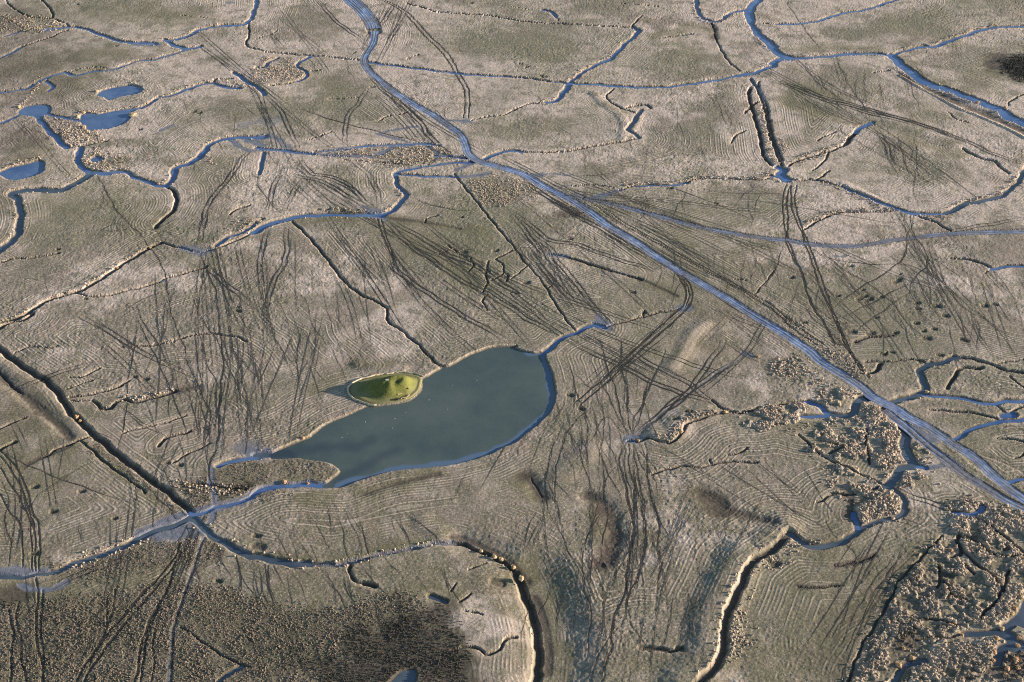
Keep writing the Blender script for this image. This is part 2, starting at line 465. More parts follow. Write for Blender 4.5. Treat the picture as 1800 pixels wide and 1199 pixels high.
D 1.6 : @31 1340,970 1420,960 1500,960 1560,985 1600,1005 1680,970 1720,890 1790,885
D 1.0 : @31 1440,710 1560,730
D 1.0 : @31 1470,425 1530,390 1580,370
D 1.2 : @31 1400,640 1480,590
U 2.2 0.8 : @30 1320,60 1400,140 1480,200 1560,250 1650,300 1800,340 @31 80,352 200,370 350,385 550,385 650,370 750,345 850,315 1000,285 1150,255 1250,235 1350,225
U 1.4 : @13 500,590 570,585
D 1.0 : @31 1340,570 1380,520
W 3.0 dark : @30 1325,50 1250,90 1150,130 1050,160 960,200 900,235 800,285 700,315 600,345 500,385 430,420 350,435
W 2.4 dark : @30 350,435 250,455 150,470 0,465 -60,460
U 5 : @30 -40,440 150,440 300,440
U 8 : @30 1050,170 1200,160 1320,150
U 6 : @30 1320,50 1340,80
T : @30 330,560 450,500 600,440 750,390 900,330 1050,285
U 2.5 : @30 140,530 250,555 350,555 450,505
U 1.8 0.5 : @30 1400,200 1370,300 1330,420 1290,540 1240,680 1200,800 1180,920 1170,1050 1150,1250
B 1.0 : @30 1400,200 1370,300 1330,420 1290,540 1240,680 1205,800 1190,920 1185,1050 1170,1250
B 1.2 : @30 1240,240 1200,340 1120,440 1030,540 930,650 830,760 730,880 630,1010 560,1120 500,1230
B 1.2 : @30 1245,300 1190,400 1110,500 1000,630 890,760 790,880 690,1010 620,1110 560,1230
B 1.1 : @30 1200,380 1180,480 1130,600 1060,720 1000,850 970,950 950,1080 925,1230
B 1.1 : @30 1190,440 1150,560 1100,660 1050,780 1010,900 985,1050 965,1230
B 0.9 : @30 790,560 780,700 740,800 690,920 610,1080
B 0.9 : @30 740,600 730,740 740,800
B 1.0 : @30 250,480 260,600 250,750 250,900 280,1050 310,1230
B 1.0 : @30 290,560 290,700 275,850 300,1000 290,1200
B 1.0 : @30 130,640 110,750 140,900 150,1050 190,1230
B 1.0 : @30 60,700 90,850 80,1000 70,1230
B 0.9 : @30 1080,800 1050,950 1060,1100 1030,1230
D 1.1 : @30 1240,820 1350,890 1450,960 1600,1050 1720,1090
W 1.6 dark : @30 1660,1085 1560,1150 1450,1230
O 16 : @30 -40,560 200,580 400,560 600,540 800,500 1000,450 1150,420
O 12 : @30 -40,640 200,630 500,610
K 8 : @30 0,600 150,590
O 14 : @30 1700,1050 1800,950 @31 200,950 450,860
O 14 : @31 0,1080 200,1030 350,960
K 14 : @31 850,980 1000,850 1150,900
K 14 : @31 600,1130 900,1050 1200,1050
K 12 : @31 1250,760 1350,900
O 6 : @31 1420,960 1440,1190
W 3.6 dark : @23 740,385 680,400 640,440 630,490 560,510 470,505
W 2.6 : @23 470,505 430,480 400,440 340,415 320,410
W 1.6 : @23 270,510 400,510 470,507
W 3.6 dark : @23 890,420 980,390 1050,365 1100,355 1130,320 1090,250 1090,200 1140,160 1230,140 1330,110
D 2.6 : @23 1330,110 1450,120 1580,160 1680,195 1800,215 1860,225
D 2.6 : @23 1270,315 1310,260 1350,190 1420,175 1500,185
W 2.4 : @23 1100,367 1250,375 1400,395 1560,425 1680,410 1780,405 1850,400
W 2.6 : @23 1330,670 1400,620 1500,580 1600,550
W 2.0 : @23 1600,550 1750,540 1850,520
D 1.6 : @23 1150,470 1300,480 1450,490 1580,520 1640,545
W 4.0 : @23 1660,510 1720,495
D 2.0 : @23 1600,430 1660,480 1690,500
D 1.8 : @23 1700,490 1800,440 1850,430
W 4.6 dark : @23 975,560 975,650 980,720 1010,790 1030,840 960,870 930,910 900,960 850,990
W 2.0 : @23 1030,850 1120,870
U 2.4 : @23 1120,870 1280,840
M 2.9 : @23 840,470 950,560 1050,640 1130,710 1250,800 1400,920 1550,1010 1700,1100 1880,1180
U 6 : @23 1020,600 1130,670 1200,640
U 5 : @23 1240,800 1330,870
D 3.0 : @23 730,220 780,200 820,150
D 1.8 : @23 710,140 900,135 1050,120 1130,150
D 1.4 : @23 830,90 860,70
D 1.6 : @23 720,600 715,700 735,790 745,840
D 1.4 : @23 440,700 600,720 710,700
D 1.3 : @23 460,770 560,730
D 1.4 : @23 250,640 400,780 520,840 700,920 850,990
T : @23 850,990 1000,1050 1180,1110 1340,1180 @33 1500,20
T : @33 780,20 900,60 1050,110 1200,180
D 1.4 : @23 380,1110 480,1050 620,1050 800,1000
K 4 : @23 590,1197 620,1130 600,1060
W 3.2 : @33 630,30 645,80 655,150
D 1.6 : @23 1620,670 1700,665 1800,690
D 1.0 : @23 1620,150 1700,140 1800,120
F 0.9 : @23 1400,740 1600,810 1800,900
Y 0.9 : @23 1400,745 1600,815 1800,905
D 1.2 : @23 1700,240 1760,290 1800,310
D 1.2 : @23 1740,800 1800,770
W 2.4 : @23 1670,965 1730,950 1850,940
Y 1.0 : @23 1000,640 1150,640 1220,660 1330,750 1450,850 1600,970
D 2.4 : @33 1350,180 1340,220 1380,290 1300,335
D 1.6 : @33 1470,60 1540,110 1620,160 1720,240 1850,340
D 1.6 : @33 1370,290 1500,400 1600,480 1660,560
D 1.6 : @33 1350,190 1480,230 1600,320 1800,330
W 2.4 : @33 1320,30 1440,40 1520,-10
D 2.0 : @33 1210,400 1225,480 1200,540
D 1.6 : @33 1250,500 1300,600 1400,620
D 1.5 : @33 1390,390 1450,450
D 1.6 : @33 1700,430 1640,600 1500,760
W 3.0 dark : @33 1380,860 1550,860 1650,850
W 5.0 dark : @33 1640,850 1720,900 1720,950
W 3.2 dark : @33 1720,930 1650,960 1620,1060
W 4.0 dark : @33 1750,930 1850,980
D 1.6 : @33 1060,900 1200,890 1380,870
D 1.6 : @33 1060,770 1200,760 1340,810
W 2.6 dark : @33 870,1230 920,1170 980,1090 1060,1050 1120,1040
D 1.5 : @33 1240,190 1100,330 950,500 870,640 800,760 740,860 700,920 640,1060 580,1230
O 8 : @33 1150,200 1000,420 860,620
O 10 : @33 760,560 650,800 540,1000
K 8 : @33 1000,900 1060,960
K 10 : @33 1700,1100 1800,1000
D 1.6 : @33 500,395 580,385 650,370 700,350 780,330
K 2.5 : @33 500,395 650,375 770,325
D 1.2 : @33 250,548 330,550 420,540 530,535
K 2 : @33 250,548 420,540 540,533
F 0.7 : @33 830,330 700,480 620,600 560,740 480,880
F 0.7 : @33 900,330 780,480 680,640 600,800 520,960
F 0.7 : @33 960,320 850,470 740,640 660,800 570,980
F 0.7 : @33 1040,310 920,440 820,590 730,750 640,900
F 0.8 : @33 430,80 500,200 640,330 600,500
O 6 : @21 280,1080 480,1080 520,1030
O 6 : @21 700,165 900,150
O 8 : @21 400,330 550,260
K 3 : @21 750,1050 1000,970 1250,915
O 8 : @21 750,1040 1000,980 1250,900
O 6 : @21 200,960 400,960
U 2 : @00 1560,20 1600,15
R 16 1.0 : @32 1600,330 1540,430 1490,540 1440,640 1395,750 1380,850 1380,940 1350,1030 1300,1090 1200,1190
R 12 0.7 : @33 -10,260 100,190 150,120
V 26 1.7 : @32 150,480 230,640 270,800 300,950 300,1100 290,1250
V 14 0.9 : @31 1400,215 1550,265 1720,350 @32 100,470
V 9 0.40 : @32 660,0 700,90 705,170 690,250 650,340
V 8 0.35 : @22 100,925 150,980 200,1070
V 8 0.4 : @22 520,1060 620,1095 700,1180
V 9 0.25 : @22 1330,1050 1420,1110 @32 1450,30 1600,50 1780,100
V 8 0.3 : @20 -40,190 60,290 150,360 250,440 350,530 450,630
V 9 0.35 : @03 1150,610 1400,720 1600,810 1780,890
V 14 0.4 : @03 200,720 500,795 800,865 1200,990
R 11 0.7 : @22 1000,640 1080,640 1120,590 1200,530 1330,490
R 10 0.4 : @22 340,920 400,860 480,790 540,720
R 6 0.35 : @13 560,90 700,160 800,215
R 6 0.35 : @02 560,640 640,720 740,790 780,870 760,950
R 5 0.3 : @02 880,790 850,860 830,890
R 8 0.3 : @31 1150,80 1180,130 1320,180
R 6 0.4 : @21 700,160 1000,190
O 34 0.3 : @30 0,800 400,800 800,850 1200,850
O 30 0.45 : @31 300,900 700,850 1100,800
K 26 0.85 : @31 700,1150 950,1000 1200,1050
K 26 0.2 : @30 0,900 500,900
O 26 0.40 : @00 0,450 300,430 500,600
K 45 0.45 : @s 0,40 60,150 20,230
O 30 0.5 : @s 120,150 180,90
O 30 0.5 : @s 60,20 330,30
O 26 0.5 : @s 60,270 120,300
O 26 0.45 : @s 60,370 200,330 260,400
K 26 0.30 : @20 0,200 250,500
K 26 0.30 : @33 700,1100 900,800 1150,500
O 30 0.40 : @33 1000,1150 1300,800 1600,700
K 22 0.35 : @33 1500,1150 1750,1050
O 30 0.40 : @13 0,700 300,800 700,1000
O 26 0.35 : @12 800,300 1200,450 1600,650
O 26 0.40 : @11 1100,450 1500,650 1750,700
O 20 0.35 : @22 800,50 1200,100 1500,50
O 18 0.30 : @22 750,800 850,1000 @32 850,100
O 22 0.40 : @23 300,600 500,700 700,900
O 24 0.35 : @32 900,1100 1100,1050
O 26 0.40 : @03 500,750 1000,870
O 20 0.35 : @03 1300,550 1600,600
U 3.2 0.9 : @01 200,1040 500,1065 800,1075
U 2.4 0.9 : @01 450,1035 700,1010 1000,990 1200,985
U 2.2 0.9 : @01 860,1045 960,1010 1080,1000
U 4 0.7 : @01 0,935 100,930 220,1020
U 3 0.8 : @01 1000,1165 1300,1125 1500,1110
U 3 0.8 : @01 1150,990 1260,1060 1400,1085
U 4 0.8 : @12 420,170 560,190 650,165
U 5 0.8 : @12 100,40 180,30
O 40 0.5 : @s 20,700 60,820
O 40 0.5 : @s 1500,1000 1420,1150
K 14 0.5 : @31 1250,900 1350,1100
O 30 0.45 : @s 1330,430 1250,520 1180,430
O 30 0.45 : @s 700,420 900,480
"""
PITS = """
1.6 : @13 700,865 730,885 670,880 940,745 925,760 1070,910 1070,950 1200,935 1530,930 290,1045 615,1110 745,1120 920,1115 1110,1105 1130,1155 1390,1165 780,1010 600,655 1260,1000
1.2 : @13 520,860 690,820 950,710 1180,1090 1600,920 200,735 1060,1050 820,870
1.5 : @23 895,75 1220,95 830,85 1500,180 1090,145
1.4 : @20 925,245 1000,260 1150,835 1240,850 235,1000 560,1030 370,1170
1.3 : @10 1635,940 1640,965 590,880 400,540
1.3 : @11 430,265 490,265 590,275 1430,560 1410,320 1440,590 1650,550 1590,690 1720,730
1.4 : @12 830,835 400,470 100,770 1400,225 910,975 1080,120 880,750
1.5 : @22 1215,490 400,370 480,465 1130,540
1.3 : @30 370,20 790,70 240,310 1500,500
1.2 : @00 1330,770 1370,775 800,315 530,30 960,890
1.6 : @33 90,390 60,380 1440,200 1270,460 1680,280
1.3 : @02 60,440 100,460 200,520 215,530
2.0 : @31 15,265 5,190 1660,505
1.2 : @01 680,360 800,595 1050,400 1480,20
2.2 : @32 600,385 1160,970 915,960
"""
PONDS = {
 "blue_north": "@00 660,655 700,620 800,595 900,582 960,595 980,620 940,640 830,660 740,685 720,665",
 "blue_middle": "@00 550,810 560,785 600,770 660,782 700,775 800,755 900,740 945,745 900,775 890,815 840,850 740,880 660,885 630,900 600,880 560,850",
 "blue_west": "@00 120,770 160,735 250,715 330,722 345,750 330,780 290,800 285,850 265,845 250,805 200,790 150,785",
 "blue_edge": "@00 -60,1215 0,1180 80,1145 200,1120 270,1100 300,1115 302,1150 290,1175 @10 250,25 180,45 100,58 40,50 0,20 -60,20",
 "little": "@00 620,1090 660,1070 710,1085 690,1105 640,1110",
 "main": "@21 100,765 200,725 330,672 372,655 450,590 520,550 600,515 700,475 770,445 830,443 960,428 1060,403 1130,350 1147,310 1142,270 1155,250 1190,232 1262,190 1290,168 1330,170 1400,130 1500,80 1600,45 1700,33 1790,32 @22 0,35 60,60 130,75 170,77 225,72 228,110 260,180 285,280 295,380 260,480 180,560 80,640 0,700 @21 1700,720 1600,770 1400,830 1200,860 1000,875 850,905 750,935 650,970 590,995 500,1000 450,992 500,960 580,890 540,850 480,825 350,805 290,795 200,802 100,800",
 "dark_foot": "@31 900,1240 930,1180 1000,1120 1090,1105 1100,1150 1060,1240",
 "south_east": "@33 1850,560 1790,650 1740,740 1670,790 1640,810 1700,840 1750,800 1850,815",
}
# pale grass and reed fringes: width, clumps per metre
FRINGE = """
2.4 2.6 : @13 300,370 380,330 470,290 560,270 700,268 850,262 950,268
2.2 2.4 : @13 1330,250 1400,215 1500,190 1620,165 1700,115 1750,50
2.0 2.2 : @13 420,85 560,130 700,190 800,240
2.6 2.4 : @13 1060,300 1180,330 1250,320 1240,350
2.2 2.0 : @13 0,50 60,30 90,70 140,75
2.0 2.0 : @12 780,100 900,85 1100,85 1200,65 1300,40 1500,45 1700,50 1790,20
2.0 1.8 : @03 260,1080 370,1040 480,1010 560,975 600,930
2.4 2.0 : @03 180,1120 260,1110 400,1070 480,1040
3.0 2.6 : @03 0,700 10,850 30,950 60,1070 130,1130
2.4 2.2 : @03 100,950 140,1000 150,1080
1.6 1.6 : @03 1180,300 1300,255 1450,210 1600,170
1.6 1.6 : @03 900,470 1000,520 1130,580 1250,625 1400,690 1550,735 1700,840
2.0 2.6 : @22 940,655 1010,665 1080,670 1120,640 1145,600 1200,550 1280,515 1420,485
2.2 3.0 : @22 1090,670 1130,640 1140,610
1.6 1.5 : @22 1500,490 1700,470 1800,440
2.0 2.4 : @20 770,440 830,390 940,395 1040,370 1200,335
1.8 1.8 : @32 1630,370 1580,450 1530,560 1480,650 1445,760 1430,900 1400,1020 1300,1160
1.6 1.4 : @33 20,290 130,220 180,165 260,215 340,240 440,240
1.6 1.4 : @33 560,215 640,170 760,110 880,60
1.8 1.4 : @11 480,270 600,265 680,280 760,280
1.6 1.4 : @11 870,280 950,240 1010,180 960,110
1.4 1.2 : @01 300,530 330,500 290,440 340,400
2.0 1.8 : @00 540,770 560,830 590,880 620,910
2.2 1.8 : @00 570,770 700,760 880,745 960,735
1.6 1.4 : @00 1000,715 1150,650 1300,590 1450,560 1600,570 1700,600
2.0 1.6 : @00 130,740 300,540 220,570
2.0 1.8 : @00 560,900 650,920 700,970
1.6 1.4 : @00 0,1170 150,1110 260,1090
1.6 1.2 : @00 900,570 990,610 1000,650
1.4 1.2 : @00 640,660 720,670 740,690
1.4 1.4 : @10 600,20 500,85 420,120
1.2 1.2 : @10 115,200 120,300 110,400 60,480
1.6 1.4 : @10 1040,80 1150,90 1190,40
1.2 1.2 : @10 0,1025 150,985 320,890 480,830
1.0 1.0 : @10 560,800 700,720 800,650 960,555 1100,480
1.6 1.6 : @00 1120,270 1250,250 1350,200 1480,165
1.4 1.2 : @00 1480,1130 1400,1060 1250,1130 1170,1140
1.6 2.0 : @02 400,540 520,465 640,410 720,340
1.4 1.6 : @02 1250,20 1270,110 1350,155 1450,145 1530,90
1.4 1.6 : @02 1640,140 1700,270 1790,360
1.2 0.5 : @31 400,375 200,355 500,372 800,310 1100,250 1350,210
1.2 0.5 : @31 300,395 350,400 600,398 900,320 1200,260
1.4 1.8 : @31 1480,270 1600,315 1720,380 1790,450
1.0 1.4 : @32 20,470 100,660 140,800 160,950 150,1100
2.0 2.0 : @30 430,410 600,330 800,270 960,190
2.2 2.2 : @30 500,400 700,330 900,260 1030,220
3.0 3.0 : @20 1200,980 1400,1010 1600,1020 1660,1020
"""
# clumpy ground: clumps per square metre, smallest and largest radius (m), outline
FIELDS = """
2.2 0.17 0.36 low : @30 -60,650 200,660 400,620 700,590 950,560 1050,520 1250,480 1400,520 1560,560 1720,620 1800,640 @31 150,650 300,670 500,695 700,650 850,620 1000,600 1200,650 1330,760 1420,900 1410,1250 @30 -60,1250
1.6 0.15 0.30 low : @30 280,420 500,370 700,310 900,260 1050,210 1230,200 1380,200 1300,380 1150,420 900,460 600,520 480,480 300,460
1.6 0.15 0.30 low : @30 1400,220 1450,200 1560,260 1560,330 1400,420 1350,500 1330,400
1.4 0.15 0.30 low : @30 1320,20 1450,-30 1500,30 1440,110 1360,60
1.3 0.16 0.34 low : @20 1210,960 1400,960 1490,880 1640,820 1800,800 1800,1000 1640,1080 1480,1120 1330,1150 1230,1050
0.5 0.13 0.26 low : @21 0,810 200,810 350,820 480,840 540,900 450,965 250,970 100,985 0,1010
1.5 0.15 0.30 low : @20 640,660 720,740 900,880 1100,1030 1280,1170 1200,1190 1050,1060 860,900 700,790 560,680
1.2 0.15 0.30 low : @21 0,1060 130,1020 260,1010 280,1040 120,1090 0,1110
1.2 0.40 0.75 high : @23 650,450 720,420 800,440 850,500 820,560 760,570 700,540
1.2 0.40 0.80 high : @23 740,600 880,560 940,590 945,680 975,760 1000,820 950,850 900,930 820,920 760,850 730,700
1.2 0.40 0.75 high : @23 460,780 600,720 715,705 735,840 640,850 480,825
1.1 0.40 0.75 high : @23 560,530 650,510 690,580 700,660 600,690 560,600
1.0 0.40 0.70 high : @23 450,520 530,515 540,580 460,570
1.2 0.35 0.65 high : @23 0,470 200,430 320,420 300,470 160,560 60,600 0,570
1.1 0.35 0.65 high : @22 1570,510 1700,475 1800,460 1800,610 1700,580
1.2 0.40 0.75 high : @23 460,990 560,950 700,950 780,1000 700,1030 560,1070
1.2 0.40 0.80 high : @23 650,1075 800,1015 920,1040 950,1120 955,1197 680,1197 @33 660,60 700,100
1.1 0.40 0.75 high : @33 660,0 960,0 950,30 800,75 690,130 680,60
1.1 0.40 0.75 high : @23 900,970 950,920 1030,880 1150,920 1180,1000 1100,1050 960,1010
1.1 0.35 0.65 high : @23 1000,670 1080,690 1200,790 1100,850 1050,830
0.7 0.30 0.55 high : @23 80,120 250,110 350,200 500,290 450,350 380,395 250,310 110,200
0.9 0.30 0.60 high : @23 510,340 620,330 690,385 600,430 590,480 470,480 420,420
0.5 0.35 0.65 high : @23 220,600 400,560 560,700 450,760 380,760 260,660
0.8 0.35 0.70 high : @23 370,700 450,680 470,740 400,770
0.7 0.30 0.60 high : @23 440,850 560,880 800,960 850,980 780,990 480,930
0.7 0.25 0.45 high : @23 420,60 560,40 720,220 700,280 520,170
0.6 0.35 0.70 high : @23 1320,1090 1450,1110 1800,1180 1800,1260 1300,1260
0.95 0.40 0.85 high : @33 1250,190 1330,100 1300,10 1400,-20 1860,60 1860,560 1790,600 1700,770 1600,830 1450,850 1330,800 1200,760 1000,740 860,700 950,500 1100,330
0.8 0.35 0.65 high : @33 850,680 1000,760 1200,770 1330,820 1400,860 1200,890 1050,890 1000,1000 900,1060 960,1090 880,1170 850,1250 590,1250 640,1080 710,920 780,800
0.7 0.35 0.70 high : @33 1060,920 1300,900 1560,890 1640,960 1600,1080 1400,1250 950,1250 1000,1110 1120,1060
0.22 0.5 0.85 high : @33 1500,1100 1650,980 1860,1000 1860,1250 1400,1250
0.30 0.5 0.8 high : @33 1740,830 1800,830 1860,900 1800,950 1740,930
0.8 0.22 0.42 high : @01 420,1050 640,1030 850,1010 1100,1000 1260,1010 1400,1090 1300,1110 1000,1150 700,1095
0.6 0.20 0.40 high : @12 -150,40 30,60 160,110 130,180 0,230 -150,200
0.6 0.20 0.38 high : @11 1440,70 1620,40 1800,80 1800,220 1560,250 1500,160
0.5 0.25 0.5 high : @01 0,410 120,390 250,430 300,490 260,540 60,580 0,560
0.4 0.25 0.5 high : @00 0,100 250,110 480,190 330,220 0,220
0.5 0.25 0.5 high : @00 320,790 480,820 560,830 640,910 690,960 540,1000 440,980
0.4 0.25 0.5 high : @00 620,1020 800,1060 900,1080 870,1170 640,1180 560,1120
0.7 0.25 0.5 high : @10 1580,370 1720,330 1800,340 1740,400 1620,440
0.9 0.25 0.5 high : @32 1800,290 1800,395 1740,380 1650,480 1600,600 1580,740 1610,870 1600,940 1540,1010 1430,1080 1480,980 1500,850 1490,780 1560,600 1640,420 1750,330
0.9 0.25 0.5 high : @33 10,335 100,270 185,205 235,240 160,290 120,340 110,395 0,440
2.0 0.25 0.5 low : @03 1640,450 1700,400 1800,370 1880,370 1880,560 1780,560 1690,520
0.5 0.2 0.4 low : @13 440,1010 540,1010 640,1197 520,1197
0.6 0.22 0.42 high : @13 120,1000 230,1020 330,1110 460,1197 400,1197 250,1110
"""
STRIPE_W, STRIPE_A, TUFT = 1.2, 0.28, 0.9
# ------------------------------------------------------------------ helpers
rng = np.random.default_rng(7)
random.seed(7)
def resample(P, step):
    P = np.asarray(P, float)
    if len(P) < 2: return P
    Q = np.vstack([2 * P[0] - P[1], P, 2 * P[-1] - P[-2]])
    out = []
    for i in range(1, len(Q) - 2):
        p0, p1, p2, p3 = Q[i - 1], Q[i], Q[i + 1], Q[i + 2]
        n = max(2, int(np.hypot(*(p2 - p1)) / step) + 1)
        t = np.linspace(0, 1, n, endpoint=False)[:, None]
        out.append(0.5 * ((2 * p1) + (-p0 + p2) * t + (2 * p0 - 5 * p1 + 4 * p2 - p3) * t ** 2 + (-p0 + 3 * p1 - 3 * p2 + p3) * t ** 3))
    out.append(P[-1:])
    return np.vstack(out)
def normals2(P):
    t = np.gradient(P, axis=0)
    t /= np.maximum(1e-6, np.hypot(t[:, 0], t[:, 1]))[:, None]
    return np.stack([-t[:, 1], t[:, 0]], 1)
def wiggle(P, amp, wl):
    s = np.concatenate([[0], np.cumsum(np.hypot(*np.diff(P, axis=0).T))])
    n = normals2(P)
    a = rng.uniform(0, 6.28, 3)
    w = np.sin(s / wl * 6.28 + a[0]) + 0.7 * np.sin(s / wl * 6.28 * 1.9 + a[1]) + 0.5 * np.sin(s / wl * 6.28 * 4.1 + a[2])
    return P + n * (w * amp * 0.6)[:, None]
TAB = rng.random((512, 512)).astype(np.float32)
def vnoise(x, y, sc, seed=0):
    x = x / sc + seed * 37.7; y = y / sc + seed * 91.3
    xi = np.floor(x); yi = np.floor(y)
    fx = (x - xi).astype(np.float32); fy = (y - yi).astype(np.float32)
    fx = fx * fx * (3 - 2 * fx); fy = fy * fy * (3 - 2 * fy)
    xi = xi.astype(np.int64) & 511; yi = yi.astype(np.int64) & 511
    x1 = (xi + 1) & 511; y1 = (yi + 1) & 511
    return ((TAB[yi, xi] * (1 - fx) + TAB[yi, x1] * fx) * (1 - fy) + (TAB[y1, xi] * (1 - fx) + TAB[y1, x1] * fx) * fy) * 2 - 1
def sstep(a, b, x):
    t = np.clip((x - a) / (b - a), 0, 1)
    return t * t * (3 - 2 * t)
def make_mesh(name, verts, faces, mat, attrs=None, smooth=False):
    """faces: (n,3) or (n,4) integer array"""
    me = bpy.data.meshes.new(name)
    nv = len(verts); nf, k = faces.shape
    me.vertices.add(nv); me.vertices.foreach_set("co", np.ascontiguousarray(verts, np.float32).ravel())
    me.loops.add(nf * k); me.loops.foreach_set("vertex_index", np.ascontiguousarray(faces, np.int32).ravel())
    me.polygons.add(nf); me.polygons.foreach_set("loop_start", np.arange(0, nf * k, k, dtype=np.int32))
    me.polygons.foreach_set("use_smooth", np.full(nf, smooth, dtype=bool))
    for an, av in (attrs or {}).items():
        if av.ndim == 2:
            at = me.attributes.new(an, 'FLOAT_COLOR', 'POINT'); at.data.foreach_set("color", np.ascontiguousarray(av, np.float32).ravel())
        else:
            at = me.attributes.new(an, 'FLOAT', 'POINT'); at.data.foreach_set("value", np.ascontiguousarray(av, np.float32))
    me.update(calc_edges=True)
    if mat: me.materials.append(mat)
    return me
def link(name, data, parent=None, loc=None, **props):
    o = bpy.data.objects.new(name, data)
    COL.objects.link(o)
    if parent: o.parent = parent
    if loc is not None: o.location = loc
    for k, v in props.items(): o[k] = v
    return o

# ------------------------------------------------------------------ materials
class NT:
    def __init__(s, name):
        s.m = bpy.data.materials.new(name); s.m.use_nodes = True
        s.t = s.m.node_tree; s.n = s.t.nodes; s.b = s.n["Principled BSDF"]
        s.pos = s.n.new("ShaderNodeNewGeometry").outputs["Position"]
    def sock(s, i, v):
        if hasattr(v, 'links'): s.t.links.new(v, i)
        elif isinstance(v, tuple): i.default_value = (*v, 1.0)
        else: i.default_value = v
    def noise(s, scale, detail=3, rough=0.6, vec=None):
        n = s.n.new("ShaderNodeTexNoise"); n.inputs["Scale"].default_value = scale
        n.inputs["Detail"].default_value = detail; n.inputs["Roughness"].default_value = rough
        s.t.links.new(vec or s.pos, n.inputs["Vector"]); return n.outputs["Fac"]
    def ramp(s, fac, lo, hi):
        r = s.n.new("ShaderNodeMapRange"); r.inputs[1].default_value = lo; r.inputs[2].default_value = hi
        s.t.links.new(fac, r.inputs[0]); return r.outputs[0]
    def mix(s, f, a, b):
        m = s.n.new("ShaderNodeMix"); m.data_type = 'RGBA'
        s.sock(m.inputs[0], f); s.sock(m.inputs[6], a); s.sock(m.inputs[7], b); return m.outputs[2]
    def math(s, op, a, b=0.0):
        m = s.n.new("ShaderNodeMath"); m.operation = op
        s.sock(m.inputs[0], a); s.sock(m.inputs[1], b); return m.outputs[0]
    def attr(s, name):
        a = s.n.new("ShaderNodeAttribute"); a.attribute_name = name; return a
    def rgba(s, name):
        a = s.attr(name); c = s.n.new("ShaderNodeSeparateColor"); s.t.links.new(a.outputs["Color"], c.inputs[0])
        return c.outputs[0], c.outputs[1], c.outputs[2], a.outputs["Alpha"]
    def bump(s, h, strength, dist):
        b = s.n.new("ShaderNodeBump"); b.inputs["Strength"].default_value = strength; b.inputs["Distance"].default_value = dist
        s.t.links.new(h, b.inputs["Height"]); s.t.links.new(b.outputs[0], s.b.inputs["Normal"])
    def out(s, col, rough, spec=0.3):
        s.sock(s.b.inputs["Base Color"], col); s.sock(s.b.inputs["Roughness"], rough)
        s.sock(s.b.inputs["Specular IOR Level"], spec); return s.m
def mat_ground():
    s = NT("marsh_ground")
    mud, rut, olive, dark = s.rgba("mask_a")
    straw, tint, phase, mow = s.rgba("mask_b")
    wn = s.n.new("ShaderNodeTexWhiteNoise"); wn.noise_dimensions = '1D'
    s.t.links.new(s.math('FLOOR', s.math('MULTIPLY', phase, 1 / STRIPE_W)), wn.inputs['W'])
    line = s.math('POWER', wn.outputs['Value'], 1.2)
    stripe = s.math('MULTIPLY', s.math('MULTIPLY', s.math('COSINE', s.math('MULTIPLY', phase, 6.2832 / STRIPE_W)), mow), s.math('MULTIPLY', line, -1.3))
    pale = s.attr("pale").outputs["Fac"]
    n1, n2, n3 = s.noise(0.9, 4, 0.7), s.noise(0.045, 4, 0.6), s.noise(3.2, 2, 0.7)
    c = s.mix(s.ramp(n2, 0.40, 0.60), PINK, GREY)
    c = s.mix(s.attr("brown").outputs["Fac"], c, s.mix(s.ramp(s.noise(0.12, 4, 0.7), 0.42, 0.58), (0.185, 0.150, 0.108), (0.125, 0.118, 0.072)))
    c = s.mix(pale, c, BLEACH)
    c = s.mix(s.math('MULTIPLY', s.ramp(s.noise(0.085, 5, 0.68), 0.50, 0.62), 0.55), c, (0.465, 0.395, 0.325))
    c = s.mix(s.math('MULTIPLY', s.ramp(s.noise(0.16, 5, 0.72), 0.50, 0.62), 0.75), c, (0.112, 0.114, 0.072))
    c = s.mix(s.math('MULTIPLY', tint, s.ramp(s.noise(0.7, 4, 0.8), 0.42, 0.56)), c, (0.115, 0.125, 0.065))
    c = s.mix(s.math('MULTIPLY', tint, 0.5), c, GREENISH)
    c = s.mix(s.math('MULTIPLY', s.ramp(n1, 0.46, 0.64), 0.55), c, (0.17, 0.155, 0.10))
    c = s.mix(s.math('MULTIPLY', s.ramp(s.noise(1.3, 3, 0.8), 0.50, 0.68), 0.75), c, PALE)
    c = s.mix(s.math('MULTIPLY', s.ramp(n3, 0.52, 0.66), 0.6), c, (0.115, 0.11, 0.075))
    c = s.mix(s.math('MULTIPLY', s.ramp(stripe, 0.1, 0.8), 0.6), c, PALE)
    c = s.mix(s.math('MULTIPLY', s.ramp(stripe, -0.1, -0.8), 0.6), c, (0.135, 0.125, 0.085))
    c = s.mix(straw, c, STRAW)
    ol = s.mix(s.ramp(n1, 0.35, 0.7), (0.085, 0.086, 0.040), (0.165, 0.158, 0.078))
    c = s.mix(s.math('MULTIPLY', olive, s.ramp(s.noise(1.1, 4, 0.75), 0.30, 0.58)), c, ol)
    c = s.mix(s.math('MULTIPLY', dark, s.ramp(s.noise(0.8, 4, 0.75), 0.20, 0.48)), c, (0.068, 0.056, 0.045))
    c = s.mix(rut, c, (0.055, 0.048, 0.040))
    mn = s.ramp(s.noise(0.5, 4, 0.65), 0.35, 0.65)
    c = s.mix(mud, c, s.mix(mn, (0.115, 0.125, 0.15), (0.20, 0.21, 0.245)))
    rough = s.math('SUBTRACT', 0.95, s.math('MULTIPLY', mud, 0.58))
    s.bump(s.math('ADD', s.noise(1.9, 4, 0.8), s.math('MULTIPLY', stripe, STRIPE_A)), 1.0, 0.15)
    return s.out(c, rough, 0.35)
